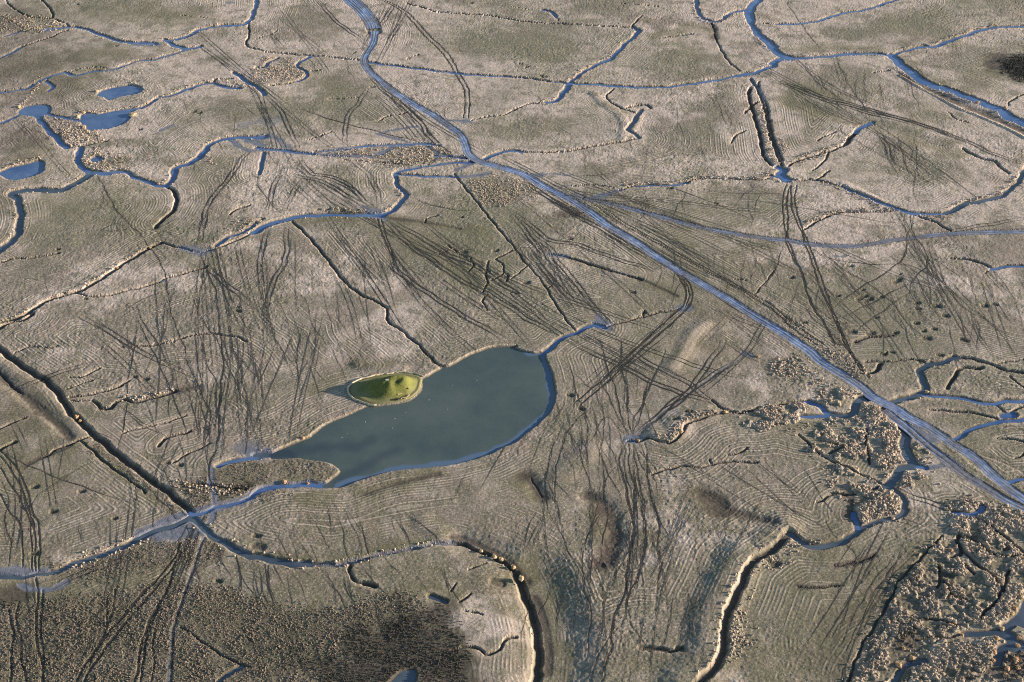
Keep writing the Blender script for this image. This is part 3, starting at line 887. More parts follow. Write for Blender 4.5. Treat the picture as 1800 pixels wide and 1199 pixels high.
BLEACH = (0.58, 0.485, 0.415)
PINK, GREY = (0.280, 0.224, 0.185), (0.200, 0.180, 0.140)
GREENISH, PALE, STRAW = (0.130, 0.138, 0.085), (0.53, 0.455, 0.37), (0.50, 0.41, 0.31)
def mat_road():
    s = NT("wet_track_mud")
    wet = s.attr("wet").outputs["Fac"]
    n = s.noise(0.8, 4, 0.65)
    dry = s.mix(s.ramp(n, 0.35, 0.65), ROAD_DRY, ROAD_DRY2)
    c = s.mix(wet, dry, s.mix(s.ramp(s.noise(0.25, 4, 0.7), 0.4, 0.62), (0.13, 0.20, 0.38), (0.34, 0.43, 0.60)))  # wet ruts: reflected sky painted in as pale blue
    r = s.math('SUBTRACT', 0.62, s.math('MULTIPLY', wet, 0.50))
    s.bump(s.noise(1.6, 3, 0.7), 0.25, 0.05)
    return s.out(c, r, 0.5)
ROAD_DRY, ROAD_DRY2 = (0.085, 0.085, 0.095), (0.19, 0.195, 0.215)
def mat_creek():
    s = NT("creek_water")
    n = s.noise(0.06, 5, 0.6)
    c = s.mix(s.ramp(n, 0.35, 0.65), (0.042, 0.098, 0.245), (0.100, 0.178, 0.345))  # blue of the reflected sky is put into the water's base colour
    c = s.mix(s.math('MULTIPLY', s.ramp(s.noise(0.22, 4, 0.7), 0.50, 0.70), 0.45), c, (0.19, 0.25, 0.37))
    c = s.mix(s.attr("murk_shade").outputs["Fac"], c, s.mix(s.ramp(n, 0.4, 0.6), (0.040, 0.060, 0.085), (0.090, 0.118, 0.145)))  # dark creeks: murky tone, with the shade on them painted in
    s.bump(s.noise(1.2, 2, 0.5), 0.05, 0.04)
    return s.out(c, 0.08, 0.8)
def mat_pond():
    s = NT("pond_water")
    rim = s.attr("rim").outputs["Fac"]
    n = s.ramp(s.noise(0.035, 5, 0.65), 0.36, 0.64)
    c = s.mix(n, (0.054, 0.082, 0.082), (0.088, 0.116, 0.104))
    c = s.mix(s.attr("deep").outputs["Fac"], c, (0.030, 0.045, 0.062))
    c = s.mix(rim, c, (0.095, 0.150, 0.230))  # open rim: its blue sky reflection is painted into the colour
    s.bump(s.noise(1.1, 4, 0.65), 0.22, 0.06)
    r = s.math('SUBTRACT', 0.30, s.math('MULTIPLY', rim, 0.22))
    return s.out(c, r, 0.5)
def mat_tussock(name, a, b, dk):
    s = NT(name)
    t = s.attr("tint").outputs["Fac"]
    c = s.mix(s.ramp(s.noise(0.55, 2, 0.5), 0.35, 0.65), a, b)
    c = s.mix(t, c, dk)
    return s.out(c, 0.9, 0.15)
def mat_plain(name, a, b, scale=3.0, rough=0.85):
    s = NT(name)
    return s.out(s.mix(s.ramp(s.noise(scale, 4, 0.65), 0.35, 0.65), a, b), rough, 0.3)
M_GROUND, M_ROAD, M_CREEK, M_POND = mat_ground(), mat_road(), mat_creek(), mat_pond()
M_TUS = mat_tussock("dry_marsh_grass", (0.50, 0.40, 0.305), (0.37, 0.31, 0.235), (0.10, 0.09, 0.06))
M_LOW = mat_tussock("low_sedge", (0.33, 0.26, 0.20), (0.22, 0.19, 0.145), (0.055, 0.050, 0.036))
# ------------------------------------------------------------------ the sheet of ground
NR, NC = 840, 1300
vrow = np.linspace(1330, -130, NR)
rowY_in = g_from_px(np.stack([np.full(NR, 900.0), vrow], 1))[:, 1]
near = rowY_in[0] - np.cumsum(12 * 1.9 ** np.arange(8))[::-1]
far = rowY_in[-1] + np.cumsum(6 * 1.6 ** np.arange(17))
rowY = np.concatenate([near, rowY_in, far])
rowW = np.maximum(rowY * CD + CAM_H * SD, 250.0)
u_in = np.linspace((-150 - 900) / FPX, (1950 - 900) / FPX, NC)
sk = np.cumsum(0.01 * 1.6 ** np.arange(15))
U = np.concatenate([u_in[0] - sk[::-1], u_in, u_in[-1] + sk])
NRT, NCT = len(rowY), len(U)
Y = np.repeat(rowY[:, None], NCT, 1)
X = U[None, :] * rowW[:, None]
gy = np.gradient(rowY)[:, None]; gx = (np.gradient(U)[None, :] * rowW[:, None])
inner = np.zeros((NRT, NCT), bool); inner[9:9 + NR - 2, 16:16 + NC - 2] = True
Y = Y + np.where(inner, rng.uniform(-.3, .3, Y.shape) * gy, 0)
X = X + np.where(inner, rng.uniform(-.3, .3, X.shape) * gx, 0)
def base_z(x, y):
    return 0.10 * np.sin(x / 23 + 1.3) * np.sin(y / 31 + .4) + 0.08 * np.sin((x + y) / 17.0) * np.sin((x - .6 * y) / 29 + 2) + 0.07 * vnoise(x, y, 7.0, 3) + 0.10 * vnoise(x, y, 15.0, 4)
Z = base_z(X, Y)
CUT = np.zeros_like(Z, dtype=np.float32)
WL = -0.55
ABSZ = np.full(Z.shape, 50.0, np.float32)
MUD, RUT, OLV, DRK, STR, RDG, VAL = (np.zeros(Z.shape, np.float32) for _ in range(7))
thin = []                        # narrow trodden lines, laid as their own strips
def blocks(P, reach, k=6):
    """yield (slice, distance) over chunks of a polyline on the ground grid"""
    for i in range(0, len(P) - 1, k):
        q = P[i:i + k + 1]
        y0, y1 = q[:, 1].min() - reach, q[:, 1].max() + reach
        r0, r1 = np.searchsorted(rowY, y0) - 1, np.searchsorted(rowY, y1) + 1
        r0, r1 = max(r0, 0), min(r1, NRT)
        if r1 <= r0: continue
        wmin, wmax = rowW[r0], rowW[r1 - 1]
        x0, x1 = q[:, 0].min() - reach, q[:, 0].max() + reach
        u0 = min(x0 / wmin, x0 / wmax); u1 = max(x1 / wmin, x1 / wmax)
        c0, c1 = max(np.searchsorted(U, u0) - 1, 0), min(np.searchsorted(U, u1) + 1, NCT)
        if c1 <= c0: continue
        sl = (slice(r0, r1), slice(c0, c1))
        yield sl, seg_dist(X[sl], Y[sl], q)
def seg_dist(x, y, q):
    d2 = np.full(x.shape, 1e9)
    for a, b in zip(q[:-1], q[1:]):
        ab = b - a; L = ab @ ab + 1e-9
        t = np.clip(((x - a[0]) * ab[0] + (y - a[1]) * ab[1]) / L, 0, 1)
        d2 = np.minimum(d2, (x - a[0] - t * ab[0]) ** 2 + (y - a[1] - t * ab[1]) ** 2)
    return np.sqrt(d2)
def vmax(A, sl, v): A[sl] = np.maximum(A[sl], v)
ROUGH = vnoise(X, Y, 1.3, 11) * 0.6 + vnoise(X, Y, 3.5, 12) * 0.6      # ragged edges
creeks, roads, guides, murk_shades = [], [], [], []
def groove(P, hw, depth, m=1.0, strip=0.34, stain=0.45):
    thin.append((P, strip, m))
    if depth <= 0: return
    hw = max(hw, 0.30)
    for sl, d in blocks(P, hw * 1.6 + .3):
        p = 1 - sstep(0.35 * hw, 1.25 * hw, d)
        vmax(CUT, sl, depth * p); vmax(RUT, sl, stain * m * p)
def offset(P, o): return P + normals2(P) * o
for ln in LINES.strip().splitlines():
    head, pts = ln.split(':')
    h = head.split(); kind = h[0]; w = float(h[1]) if len(h) > 1 else 0
    P = resample(g_from_px(parse_pts(pts)), 2.5)
    if kind == 'W':
        P = wiggle(P, 0.30 + 0.05 * w, 14); w *= (0.60 if w < 5 else .68) if w > 2 else 0.8
        creeks.append((w, P)); murk_shades.append(1.0 if 'dark' in h else 0.0); guides.append(P)
        hw = w / 2
        for sl, d in blocks(P, hw + 4):
            t = d - hw * (1 + .35 * vnoise(X[sl], Y[sl], 11, 15)) + 0.30 * ROUGH[sl] * min(1, w / 3)
            z = np.clip(WL + t * 0.85, WL - 0.5, 50)
            ABSZ[sl] = np.minimum(ABSZ[sl], np.where(t < 1.6, z, 50))
            vmax(RUT, sl, 0.8 * (1 - sstep(0.15, 0.5, t)))
            vmax(STR, sl, 0.6 * sstep(0.5, 0.9, t) * (1 - sstep(1.4, 3.0, t)) * np.clip(0.35 + 1.1 * vnoise(X[sl], Y[sl], 13, 5), 0, 1))
    elif kind == 'D':
        P = wiggle(P, 0.35, 9)
        if w >= 1.7: guides.append(P)
        dep = min(0.27 * w + 0.14, 1.1); hw = w * (0.36 if w < 3.5 else .42)
        for sl, d in blocks(P, hw + 3):
            dd = d + 0.22 * ROUGH[sl]
            p = 1 - sstep(0.40 * hw, 1.05 * hw + 0.12, dd)
            vmax(CUT, sl, dep * p); vmax(RUT, sl, 0.9 * (1 - sstep(0.3 * hw, hw, dd)))
            vmax(STR, sl, 0.5 * sstep(hw, hw + .3, d) * (1 - sstep(hw + .6, hw + 1.8, d)) * np.clip(0.5 + vnoise(X[sl], Y[sl], 8, 6), 0, 1))
    elif kind == 'M':
        roads.append((w, P)); guides.append(P)
        for sl, d in blocks(P, w / 2 + 2):
            vmax(CUT, sl, 0.5 * (1 - sstep(w / 2 - .1, w / 2 + .45, d)))
            vmax(RUT, sl, 0.5 * (1 - sstep(w / 2, w / 2 + 1.4, d + .5 * ROUGH[sl])))
    elif kind == 'U':
        P = wiggle(P, 0.3, 9)
        for sl, d in blocks(P, w + 3):
            p = 1 - sstep(0.25 * w, 0.62 * w, d + 0.22 * w * ROUGH[sl])
            vmax(MUD, sl, (float(h[2]) if len(h) > 2 else 1.0) * p); vmax(CUT, sl, 0.10 * p)
    elif kind == 'T':
        P = wiggle(P, 0.5, 30)
        for o in (-0.95, 0.95): groove(offset(P, o), 0.32, 0.05, 1.0, 0.44, .18)
    elif kind == 'B':
        P = wiggle(P, 0.2, 14); groove(P, 0.40 * w, 0.08 + 0.18 * w, 0.9, 0.42 * w + .1)
    elif kind == 'F':
        P = wiggle(P, 0.35, 17); groove(P, 0.34 * w, 0.03 + 0.05 * w, 1.0, 0.32 * w, .22)
    elif kind in 'OK':
        A = OLV if kind == 'O' else DRK
        for sl, d in blocks(P, w * 1.3 + 3):
            vmax(A, sl, (float(h[2]) if len(h) > 2 else 0.75 if kind == 'O' else 0.85) * (1 - sstep(0.15 * w, 0.75 * w, d + 0.28 * w * (0.5 * ROUGH[sl] + vnoise(X[sl], Y[sl], 6, 8)))))
            if kind == 'K' and w < 15: vmax(CUT, sl, 0.16 * (1 - sstep(0.1 * w, 0.6 * w, d)))
    elif kind == 'R':
        for sl, d in blocks(P, w + 2):
            vmax(RDG, sl, float(h[2]) * (1 - sstep(0.1 * w, 0.62 * w, d + .15 * ROUGH[sl])))
    elif kind == 'V':
        for sl, d in blocks(P, w + 2):
            vmax(VAL, sl, float(h[2]) * (1 - sstep(0.05 * w, 0.6 * w, d + .4 * ROUGH[sl])))
    elif kind == 'Y':
        for sl, d in blocks(P, w + 2):
            vmax(STR, sl, 0.85 * (1 - sstep(0.25 * w, 0.6 * w, d + .3 * ROUGH[sl])))
for ln in PITS.strip().splitlines():
    r, pts = ln.split(':'); r = float(r)
    for c in g_from_px(parse_pts(pts)):
        rr = r * rng.uniform(.55, 1.0); a = rng.uniform(-.5, .5)
        q = np.array([c - (rr * .6, rr * .6 * a), c + (rr * .6, rr * .6 * a)])
        for sl, d in blocks(q, 4):
            p = 1 - sstep(.35 * rr, rr, d + .25 * ROUGH[sl])
            vmax(CUT, sl, 0.45 * p); vmax(RUT, sl, 0.6 * p); vmax(OLV, sl, 0.5 * (1 - sstep(.5 * rr, 1.8 * rr, d + .5 * ROUGH[sl])))

# cattle paths and drying cracks: many thin wandering lines that run with the fall of each field
def walkers(pts, n, dirv, length, w=0.75, wander=0.35, fork=0.10, m=0.65):
    poly = parse_pts(pts); lo, hi = poly.min(0), poly.max(0)
    todo = [(rng.uniform(lo, hi), math.atan2(dirv[1], dirv[0]) + rng.normal(0, .18), length * rng.uniform(.5, 1.2)) for _ in range(n)]
    while todo:
        p, a, L = todo.pop()
        a0 = a; path = [p]
        while L > 0:
            a = a0 + (a - a0) * 0.72 + rng.normal(0, wander)
            p = p + 7.0 * np.array([math.cos(a), math.sin(a)]); path.append(p); L -= 7
            if rng.random() < fork * 0.25 and L > 30:
                todo.append((p, a0 + rng.choice((-1, 1)) * rng.uniform(.3, .8), L * .6))
        if len(path) > 2:
            groove(resample(g_from_px(np.array(path)), 2.0), 0.30, 0, min(1, m * rng.uniform(.9, 1.7)), 0.32 * w * rng.uniform(.7, 1.3))
walkers("@s 215,470 470,620", 24, (.12, 1), 230, .8, .11, .10)
walkers("@s 280,620 480,800", 14, (-.05, 1), 150, .8, .12, .12)
walkers("@s 450,470 640,640", 16, (.1, 1), 140, .65, .13, .15)
walkers("@s 430,870 700,950", 20, (.5, 1), 110, .8, .12, .1)
walkers("@s 390,985 800,1010", 22, (.42, 1), 100, .9, .14, .12)
walkers("@s 400,1040 700,1110", 20, (.4, 1), 110, 1.0, .16, .3)
walkers("@s 330,900 470,1100", 16, (.1, 1), 120, 1.0, .16, .3)
walkers("@s 0,700 330,880", 10, (.35, 1), 130, .7, .12, .15)
walkers("@s 60,640 260,760", 10, (1, .6), 100, .7, .12, .15)
walkers("@s 60,390 260,420", 8, (1, -.25), 80, .6, .2, .3)
walkers("@s 160,310 300,420", 14, (.2, 1), 60, .6, .35, .4)
walkers("@s 20,460 220,540", 10, (1, -.2), 90, .6, .2, .3)
walkers("@s 960,620 1120,760", 24, (.25, 1), 150, .75, .13, .15)
walkers("@s 930,760 1120,1000", 14, (-.05, 1), 170, .75, .12, .1)
walkers("@s 1090,760 1150,1000", 12, (.03, 1), 170, .9, .12, .15)
walkers("@s 1140,780 1420,900", 14, (1, .62), 140, .7, .08, .05)
walkers("@s 1060,960 1260,1199", 20, (-.2, 1), 140, .75, .10, .06)
walkers("@s 1030,320 1340,340", 12, (.1, 1), 70, .65, .3, .25)
walkers("@s 1160,400 1360,450", 16, (.15, 1), 100, .65, .28, .3)
walkers("@s 1380,430 1620,560", 22, (1, .75), 130, .7, .12, .15)
walkers("@s 1560,430 1760,560", 22, (.55, 1), 130, .7, .14, .2)
walkers("@s 1560,230 1640,300", 7, (.35, 1), 80, .65, .3, .5)
walkers("@s 1000,230 1330,260", 16, (.5, 1), 50, .7, .4, .5)
walkers("@s 1140,150 1340,220", 12, (.4, .8), 70, .65, .3, .4)
walkers("@s 1400,100 1640,180", 16, (.5, 1), 80, .65, .2, .3)
walkers("@s 880,160 1040,250", 8, (.7, .5), 60, .6, .3, .3)
walkers("@s 650,120 800,190", 14, (1, .6), 60, .7, .3, .3)
walkers("@s 470,210 700,260", 12, (.8, .7), 70, .65, .25, .3)
walkers("@s 560,500 760,620", 14, (.6, 1), 90, .65, .25, .25)
walkers("@s 1620,640 1800,800", 16, (.8, .6), 70, .7, .35, .4)
walkers("@s 330,60 640,110", 10, (.6, .6), 60, .6, .35, .4)
walkers("@s 260,150 420,290", 12, (.3, 1), 60, .6, .4, .5)
walkers("@s 0,890 330,930", 12, (.3, 1), 60, .8, .2, .2)
walkers("@s 0,0 1800,420", 40, (.5, .8), 50, .6, .4, .3, .45)
walkers("@s 0,420 1800,1199", 24, (.3, 1), 80, .6, .2, .2, .45)
def tracks(pts, n, dirv, length, bend=.0006, pair=True, m=.9, w=.30):
    """old wheel marks: long gently bending lines, mostly in pairs"""
    lo, hi = parse_pts(pts)
    for _ in range(int(n * .75 + .5)):
        p = rng.uniform(lo, hi); a = math.atan2(dirv[1], dirv[0]) + rng.normal(0, .10); k = rng.normal(0, bend); L = length * rng.uniform(.3, 1.7); p = p - rng.uniform(0, .35) * L * np.array([math.cos(a), math.sin(a)])
        path = [p]
        for _i in range(int(L / 12)):
            a += k * 12 + rng.normal(0, .012); p = p + 12 * np.array([math.cos(a), math.sin(a)]); path.append(p)
        if len(path) < 4: continue
        P = resample(g_from_px(np.array(path)), 2.5); mm = min(1, m * rng.uniform(.6, 1.2))
        for o in ((-.95, .95) if pair else (0,)): groove(offset(P, o), .3, 0, mm, w * rng.uniform(.6, 1.0))
tracks("@s 340,450 480,500", 9, (.1, 1), 170, .0008)
tracks("@s 460,300 600,330", 8, (.75, .6), 120, .0012)
tracks("@s 660,380 760,420", 8, (1, .62), 300, .0005)
tracks("@s 520,400 700,470", 8, (.6, .8), 190, .001)
tracks("@s 640,420 900,520", 6, (1, .66), 190, .0006)
tracks("@s 880,380 960,440", 8, (.7, .85), 190, .0012)
tracks("@s 840,300 960,330", 6, (1, .6), 260, .0005)
tracks("@s 1030,360 1140,400", 10, (1, .56), 300, .0003)
tracks("@s 960,330 1100,350", 6, (1, .3), 300, .0003)
tracks("@s 1230,500 1330,560", 6, (1, .62), 200, .0004)
tracks("@s 1230,560 1340,600", 4, (-.85, 1), 190, .0008)
tracks("@s 1100,560 1180,620", 5, (-.9, .75), 160, .0005)
tracks("@s 980,570 1080,610", 6, (1, .52), 260, .0005)
tracks("@s 1380,440 1480,500", 6, (.9, .8), 200, .0005)
tracks("@s 1600,420 1700,450", 6, (.6, 1), 220, .0008)
tracks("@s 1340,130 1420,170", 3, (1, .38), 330, .0004)
tracks("@s 1400,100 1500,130", 4, (.5, 1), 150, .001)
tracks("@s 0,720 40,780", 3, (.4, 1), 200, .0012)
tracks("@s 20,760 120,860", 3, (.25, 1), 150, .001)
tracks("@s 100,560 240,620", 6, (1, .7), 150, .0008)
tracks("@s 330,900 360,930", 5, (-.45, 1), 240, .0006, True, .9, .4)
tracks("@s 190,900 330,960", 5, (-.15, 1), 220, .0008, True, .9, .4)
tracks("@s 0,1050 80,1080", 4, (.1, 1), 130, .0006, True, .9, .4)
tracks("@s 430,140 480,200", 6, (.55, 1), 150, .0012)
tracks("@s 330,80 400,130", 4, (1, .75), 170, .0006)
tracks("@s 640,10 720,40", 5, (-.6, 1), 100, .0008)
tracks("@s 660,150 740,190", 6, (.75, .7), 140, .0008)
tracks("@s 450,20 560,60", 4, (.8, .9), 120, .0008)
tracks("@s 30,210 60,240", 4, (.8, 1), 110, .0004)
tracks("@s 960,1000 1180,1100", 10, (-.12, 1), 170, .0008, False, .6, .35)
tracks("@s 1180,860 1330,930", 12, (-.45, 1), 190, .001, False, .6, .35)
tracks("@s 1500,930 1600,960", 10, (-.55, 1), 200, .0006, False, .7, .35)
tracks("@s 1150,780 1350,840", 10, (1, .55), 190, .0004, False, .55, .3)
tracks("@s 920,700 1000,760", 8, (-.6, 1), 130, .0006, False, .6, .35)
tracks("@s 450,600 560,640", 10, (-.35, 1), 160, .0008, False, .7, .35)
tracks("@s 380,440 700,480", 16, (.1, 1), 130, .0008, False, .6, .32)
tracks("@s 1700,480 1790,520", 8, (.25, 1), 110, .0006, False, .6, .3)
tracks("@s 1400,180 1600,220", 6, (1, .4), 260, .0003, False, .55, .32)
tracks("@s 1100,330 1350,360", 8, (1, .24), 220, .0003, False, .5, .32)

# ponds
def in_poly(x, y, q):
    ins = np.zeros(x.shape, bool)
    for a, b in zip(q, np.roll(q, -1, 0)):
        c = ((a[1] > y) != (b[1] > y))
        with np.errstate(divide='ignore', invalid='ignore'):
            xi = (b[0] - a[0]) * (y - a[1]) / (b[1] - a[1]) + a[0]
        ins ^= c & (x < xi)
    return ins
pond_polys = {}
for nm, pts in PONDS.items():
    q = g_from_px(parse_pts(pts)); q = resample(np.vstack([q, q[:1]]), 3.0)[:-1]
    pond_polys[nm] = q
    qc = np.vstack([q, q[:1]]); guides.append(qc)
    lo, hi = q.min(0) - 4, q.max(0) + 4
    m = (X > lo[0]) & (X < hi[0]) & (Y > lo[1]) & (Y < hi[1])
    rr, cc = np.nonzero(m); sl = (slice(rr.min(), rr.max() + 1), slice(cc.min(), cc.max() + 1))
    d = seg_dist(X[sl], Y[sl], qc)
    t = np.where(in_poly(X[sl], Y[sl], q), -d, d) + 0.25 * ROUGH[sl]
    ABSZ[sl] = np.minimum(ABSZ[sl], np.where(t < 1.6, np.clip(WL + t * 0.85, WL - .7, 50), 50))
    vmax(RUT, sl, 0.75 * (1 - sstep(0.15, 0.5, t)))
    vmax(STR, sl, 0.8 * sstep(0.35, 0.6, t) * (1 - sstep(0.8, 1.3, t)) * np.clip(.3 + 1.2 * vnoise(X[sl], Y[sl], 17, 9) + (Y[sl] - X[sl] * .55 - 395) / 25, 0, 1))

STR[in_poly(X, Y, g_from_px(parse_pts("@21 610,340 640,280 780,225 1000,205 1150,235 1150,330 1060,415 830,455 660,410")))] *= .25

# dark standing-water peat patches
for pts, a in (("@03 1700,450 1800,470 1900,480", 22), ("@00 640,1000 720,995", 6), ("@00 740,1130 830,1105", 7)):
    P = g_from_px(parse_pts(pts))
    for sl, d in blocks(P, a * 1.4):
        vmax(DRK if a > 10 else OLV, sl, 0.95 * (1 - sstep(.25 * a, .8 * a, d + .25 * a * ROUGH[sl])))
        if a > 10: vmax(RUT, sl, .8 * (1 - sstep(.2 * a, .62 * a, d + .3 * a * ROUGH[sl])))
        vmax(MUD, sl, (0.05 if a > 10 else 0.2) * (1 - sstep(.1 * a, .55 * a, d + .35 * a * ROUGH[sl])))

# mowing lines: run parallel to the nearest creek, track or pond
GX0, GY0, GC = -420.0, 120.0, 1.0
gw, gh = 860, 900
gxx, gyy = np.meshgrid(GX0 + np.arange(gw) * GC, GY0 + np.arange(gh) * GC)
GD = np.full(gxx.shape, 90.0, np.float32)
for P in guides:
    P = P[::4] if len(P) > 8 else P
    for i in range(0, len(P) - 1, 3):
        q = P[i:i + 4]
        lo, hi = q.min(0) - 60, q.max(0) + 60
        c0, c1 = np.clip([int(lo[0] - GX0), int(hi[0] - GX0)], 0, gw); r0, r1 = np.clip([int(lo[1] - GY0), int(hi[1] - GY0)], 0, gh)
        if c1 > c0 and r1 > r0:
            sl = (slice(r0, r1), slice(c0, c1))
            GD[sl] = np.minimum(GD[sl], seg_dist(gxx[sl], gyy[sl], q))
def samp(F, x, y):
    fx = np.clip((x - GX0) / GC, 0, gw - 1.01); fy = np.clip((y - GY0) / GC, 0, gh - 1.01)
    xi = fx.astype(int); yi = fy.astype(int); fx = fx - xi; fy = fy - yi
    return (F[yi, xi] * (1 - fx) + F[yi, xi + 1] * fx) * (1 - fy) + (F[yi + 1, xi] * (1 - fx) + F[yi + 1, xi + 1] * fx) * fy
for _ in range(2):
    GD[1:-1, 1:-1] = (GD[1:-1, 1:-1] * 2 + GD[:-2, 1:-1] + GD[2:, 1:-1] + GD[1:-1, :-2] + GD[1:-1, 2:]) / 6
dist = samp(GD, X, Y)
ph = dist + 0.35 * vnoise(X, Y, 14, 21) + 0.06 * vnoise(X, Y, 3, 22)
amp = np.clip(0.40 + 1.1 * vnoise(X, Y, 30, 23) + 0.7 * vnoise(X, Y, 4, 24), 0, 1) * sstep(2, 5, dist) * (1 - sstep(35, 55, dist))
sn = np.sin(ph / STRIPE_W * 6.283)
stripe = (np.sign(sn) * np.abs(sn) ** .7 * (0.7 + 0.6 * vnoise(X, Y, 2.0, 25))) * amp
TUSM = np.zeros(Z.shape, np.float32); TDK = np.zeros(Z.shape, np.float32); MAT = np.zeros(Z.shape, np.float32)
fields = []
for ln in FIELDS.strip().splitlines():
    hd, pts = ln.split(':'); dn, r0, r1, kd = hd.split()
    q = g_from_px(parse_pts(pts)); fields.append((float(dn), float(r0), float(r1), kd, q))
    lo, hi = q.min(0), q.max(0)
    rr, cc = np.nonzero((X > lo[0]) & (X < hi[0]) & (Y > lo[1]) & (Y < hi[1]))
    if len(rr):
        sl = (slice(rr.min(), rr.max() + 1), slice(cc.min(), cc.max() + 1))
        ins = in_poly(X[sl] + 3.5 * vnoise(X[sl], Y[sl], 6, 73) + 1.2 * ROUGH[sl], Y[sl] + 3.5 * vnoise(X[sl], Y[sl], 6, 74) + 1.2 * ROUGH[sl], q).astype(np.float32)
        vmax(TUSM, sl, ins * min(1.0, float(dn)))
        if kd == 'low': vmax(TDK, sl, ins)
        elif float(r1) >= .6:
            cl = vnoise(X[sl], Y[sl], 4.5, 71) + .6 * vnoise(X[sl], Y[sl], 1.8, 72) + .35 * vnoise(X[sl], Y[sl], .9, 75)
            vmax(MAT, sl, ins * sstep(-.30, .12, cl))
amp = amp * (1 - TUSM) * np.clip(1 - np.maximum(MUD, RUT), 0, 1)
OLV = np.maximum(OLV, (.35 * TUSM + .4 * TDK) * (.75 + .3 * ROUGH)); DRK0 = DRK.copy(); OLV0 = OLV.copy(); DRK = np.maximum(DRK, .25 * TDK)  # clump fields: darker mud, plus painted shade between the clumps
quiet = np.clip(1 - np.maximum(np.maximum(MUD, 0.75 * RUT), 0.5 * OLV), 0.05, 1)
tuft = TUFT * (0.085 * vnoise(X, Y, 0.7, 31) + 0.06 * vnoise(X, Y, 1.5, 32) + 0.05 * vnoise(X, Y, 4.0, 33)) * (0.8 + 0.5 * vnoise(X, Y, 25, 34))
INN = inner.astype(np.float32)
MAT *= np.clip(1 - 3.5 * CUT, 0, 1); STR = np.maximum(STR, .9 * MAT * (.8 + .3 * ROUGH)); OLV *= 1 - .8 * MAT
Z = Z + MAT * (.42 + .26 * vnoise(X, Y, .8, 35) + .16 * vnoise(X, Y, 1.7, 36)) + RDG - VAL + INN * quiet * (tuft * (1 + 0.8 * TUSM) + 0.0 * stripe) - CUT
Z = np.minimum(Z, ABSZ + 0.02 * ROUGH)
# greener and greyer fields
GRN = np.zeros(Z.shape, np.float32)
for pts, a, s in (("@s 720,340 830,380", 45, .6), ("@s 880,40 1000,110", 60, .55), ("@s 1100,80 1220,100", 40, .6), ("@s 560,120 640,200", 30, .4),
                  ("@s 1060,330 1330,370", 40, .45), ("@s 1540,40 1720,30", 45, .5), ("@s 960,540 1120,500", 45, .5), ("@s 60,20 300,60", 60, .35),
                  ("@s 20,130 180,150", 45, .5), ("@s 210,350 260,400", 30, .45), ("@s 1600,620 1780,700", 45, .55), ("@s 1660,740 1800,790", 40, .55),
                  ("@s 1350,1000 1420,1180", 25, .35), ("@s 100,420 130,330", 20, .4), ("@s 920,230 1060,230", 30, .35), ("@s 820,440 960,500", 35, .5),
                  ("@s 950,620 1000,760", 10, .3), ("@s 1440,560 1560,560", 40, .35), ("@s 330,290 470,200", 40, .4), ("@s 480,1080 600,1199", 22, .5)):
    P = g_from_px(parse_pts(pts))
    for sl, d in blocks(P, a * 1.3, 1):
        vmax(GRN, sl, s * (1 - sstep(.1 * a, a, d + .2 * a * vnoise(X[sl], Y[sl], 12, 41))))
GRN = np.clip(GRN + .55 * sstep(10, 32, dist + 6 * vnoise(X, Y, 14, 44)) * sstep(380, 600, Y) + 0.25 * vnoise(X, Y, 30, 42) + 0.25 * vnoise(X, Y, 5, 43), 0, 1)
UPP = sstep(380, 600, Y)
PALM = np.clip(-.20 + .60 * UPP + (.25 + .35 * UPP) * (1 - sstep(4, 24, dist)) + .6 * vnoise(X, Y, 30, 45) + .55 * vnoise(X, Y, 9, 46) + .2 * vnoise(X, Y, 3, 47) - .35 * GRN, 0, 1)
BRN = np.clip(.75 * (1 - sstep(270, 470, Y)) + .5 * vnoise(X, Y, 22, 48) + .35 * vnoise(X, Y, 7, 49), 0, .9).astype(np.float32)
PALM = sstep(.12, .72, PALM) * (1 - .8 * TUSM)
mask_a = np.stack([MUD, RUT, OLV, DRK], -1).reshape(-1, 4)
mask_b = np.stack([STR, GRN, ph, amp], -1).reshape(-1, 4)
idx = np.arange(NRT * NCT, dtype=np.int32).reshape(NRT, NCT)
quads = np.stack([idx[:-1, :-1], idx[:-1, 1:], idx[1:, 1:], idx[1:, :-1]], -1).reshape(-1, 4)
gme = make_mesh("ground", np.stack([X, Y, Z], -1).reshape(-1, 3), quads, M_GROUND, {"mask_a": mask_a, "mask_b": mask_b, "pale": PALM.ravel(), "brown": BRN.ravel()})
link("ground", gme, kind="structure")
def ground_at(x, y):
    x = np.asarray(x, float); y = np.asarray(y, float)
    r = np.clip(np.interp(y, rowY, np.arange(NRT)) + .5, 0, NRT - 1).astype(int)
    w = np.maximum(y * CD + CAM_H * SD, 250.0)
    c = np.clip(np.interp(x / w, U, np.arange(NCT)) + .5, 0, NCT - 1).astype(int)
    return r, c

# ------------------------------------------------------------------ water: every cell of the creeks and ponds belongs to one of them
WC = 0.7
wx0, wy0 = -430.0, 150.0
ww, wh = int(860 / WC), int(820 / WC)
own = np.full((wh, ww), -1, np.int32); best = np.full((wh, ww), 1.3, np.float32)
wxx, wyy = np.meshgrid(wx0 + (np.arange(ww) + .5) * WC, wy0 + (np.arange(wh) + .5) * WC)
def claim(i, lo, hi, f):
    c0, c1 = np.clip([int((lo[0] - wx0) / WC), int((hi[0] - wx0) / WC) + 1], 0, ww)
    r0, r1 = np.clip([int((lo[1] - wy0) / WC), int((hi[1] - wy0) / WC) + 1], 0, wh)
    if c1 <= c0 or r1 <= r0: return
    sl = (slice(r0, r1), slice(c0, c1)); v = f(wxx[sl], wyy[sl])
    k = v < best[sl]; best[sl] = np.where(k, v, best[sl]); own[sl] = np.where(k, i, own[sl])
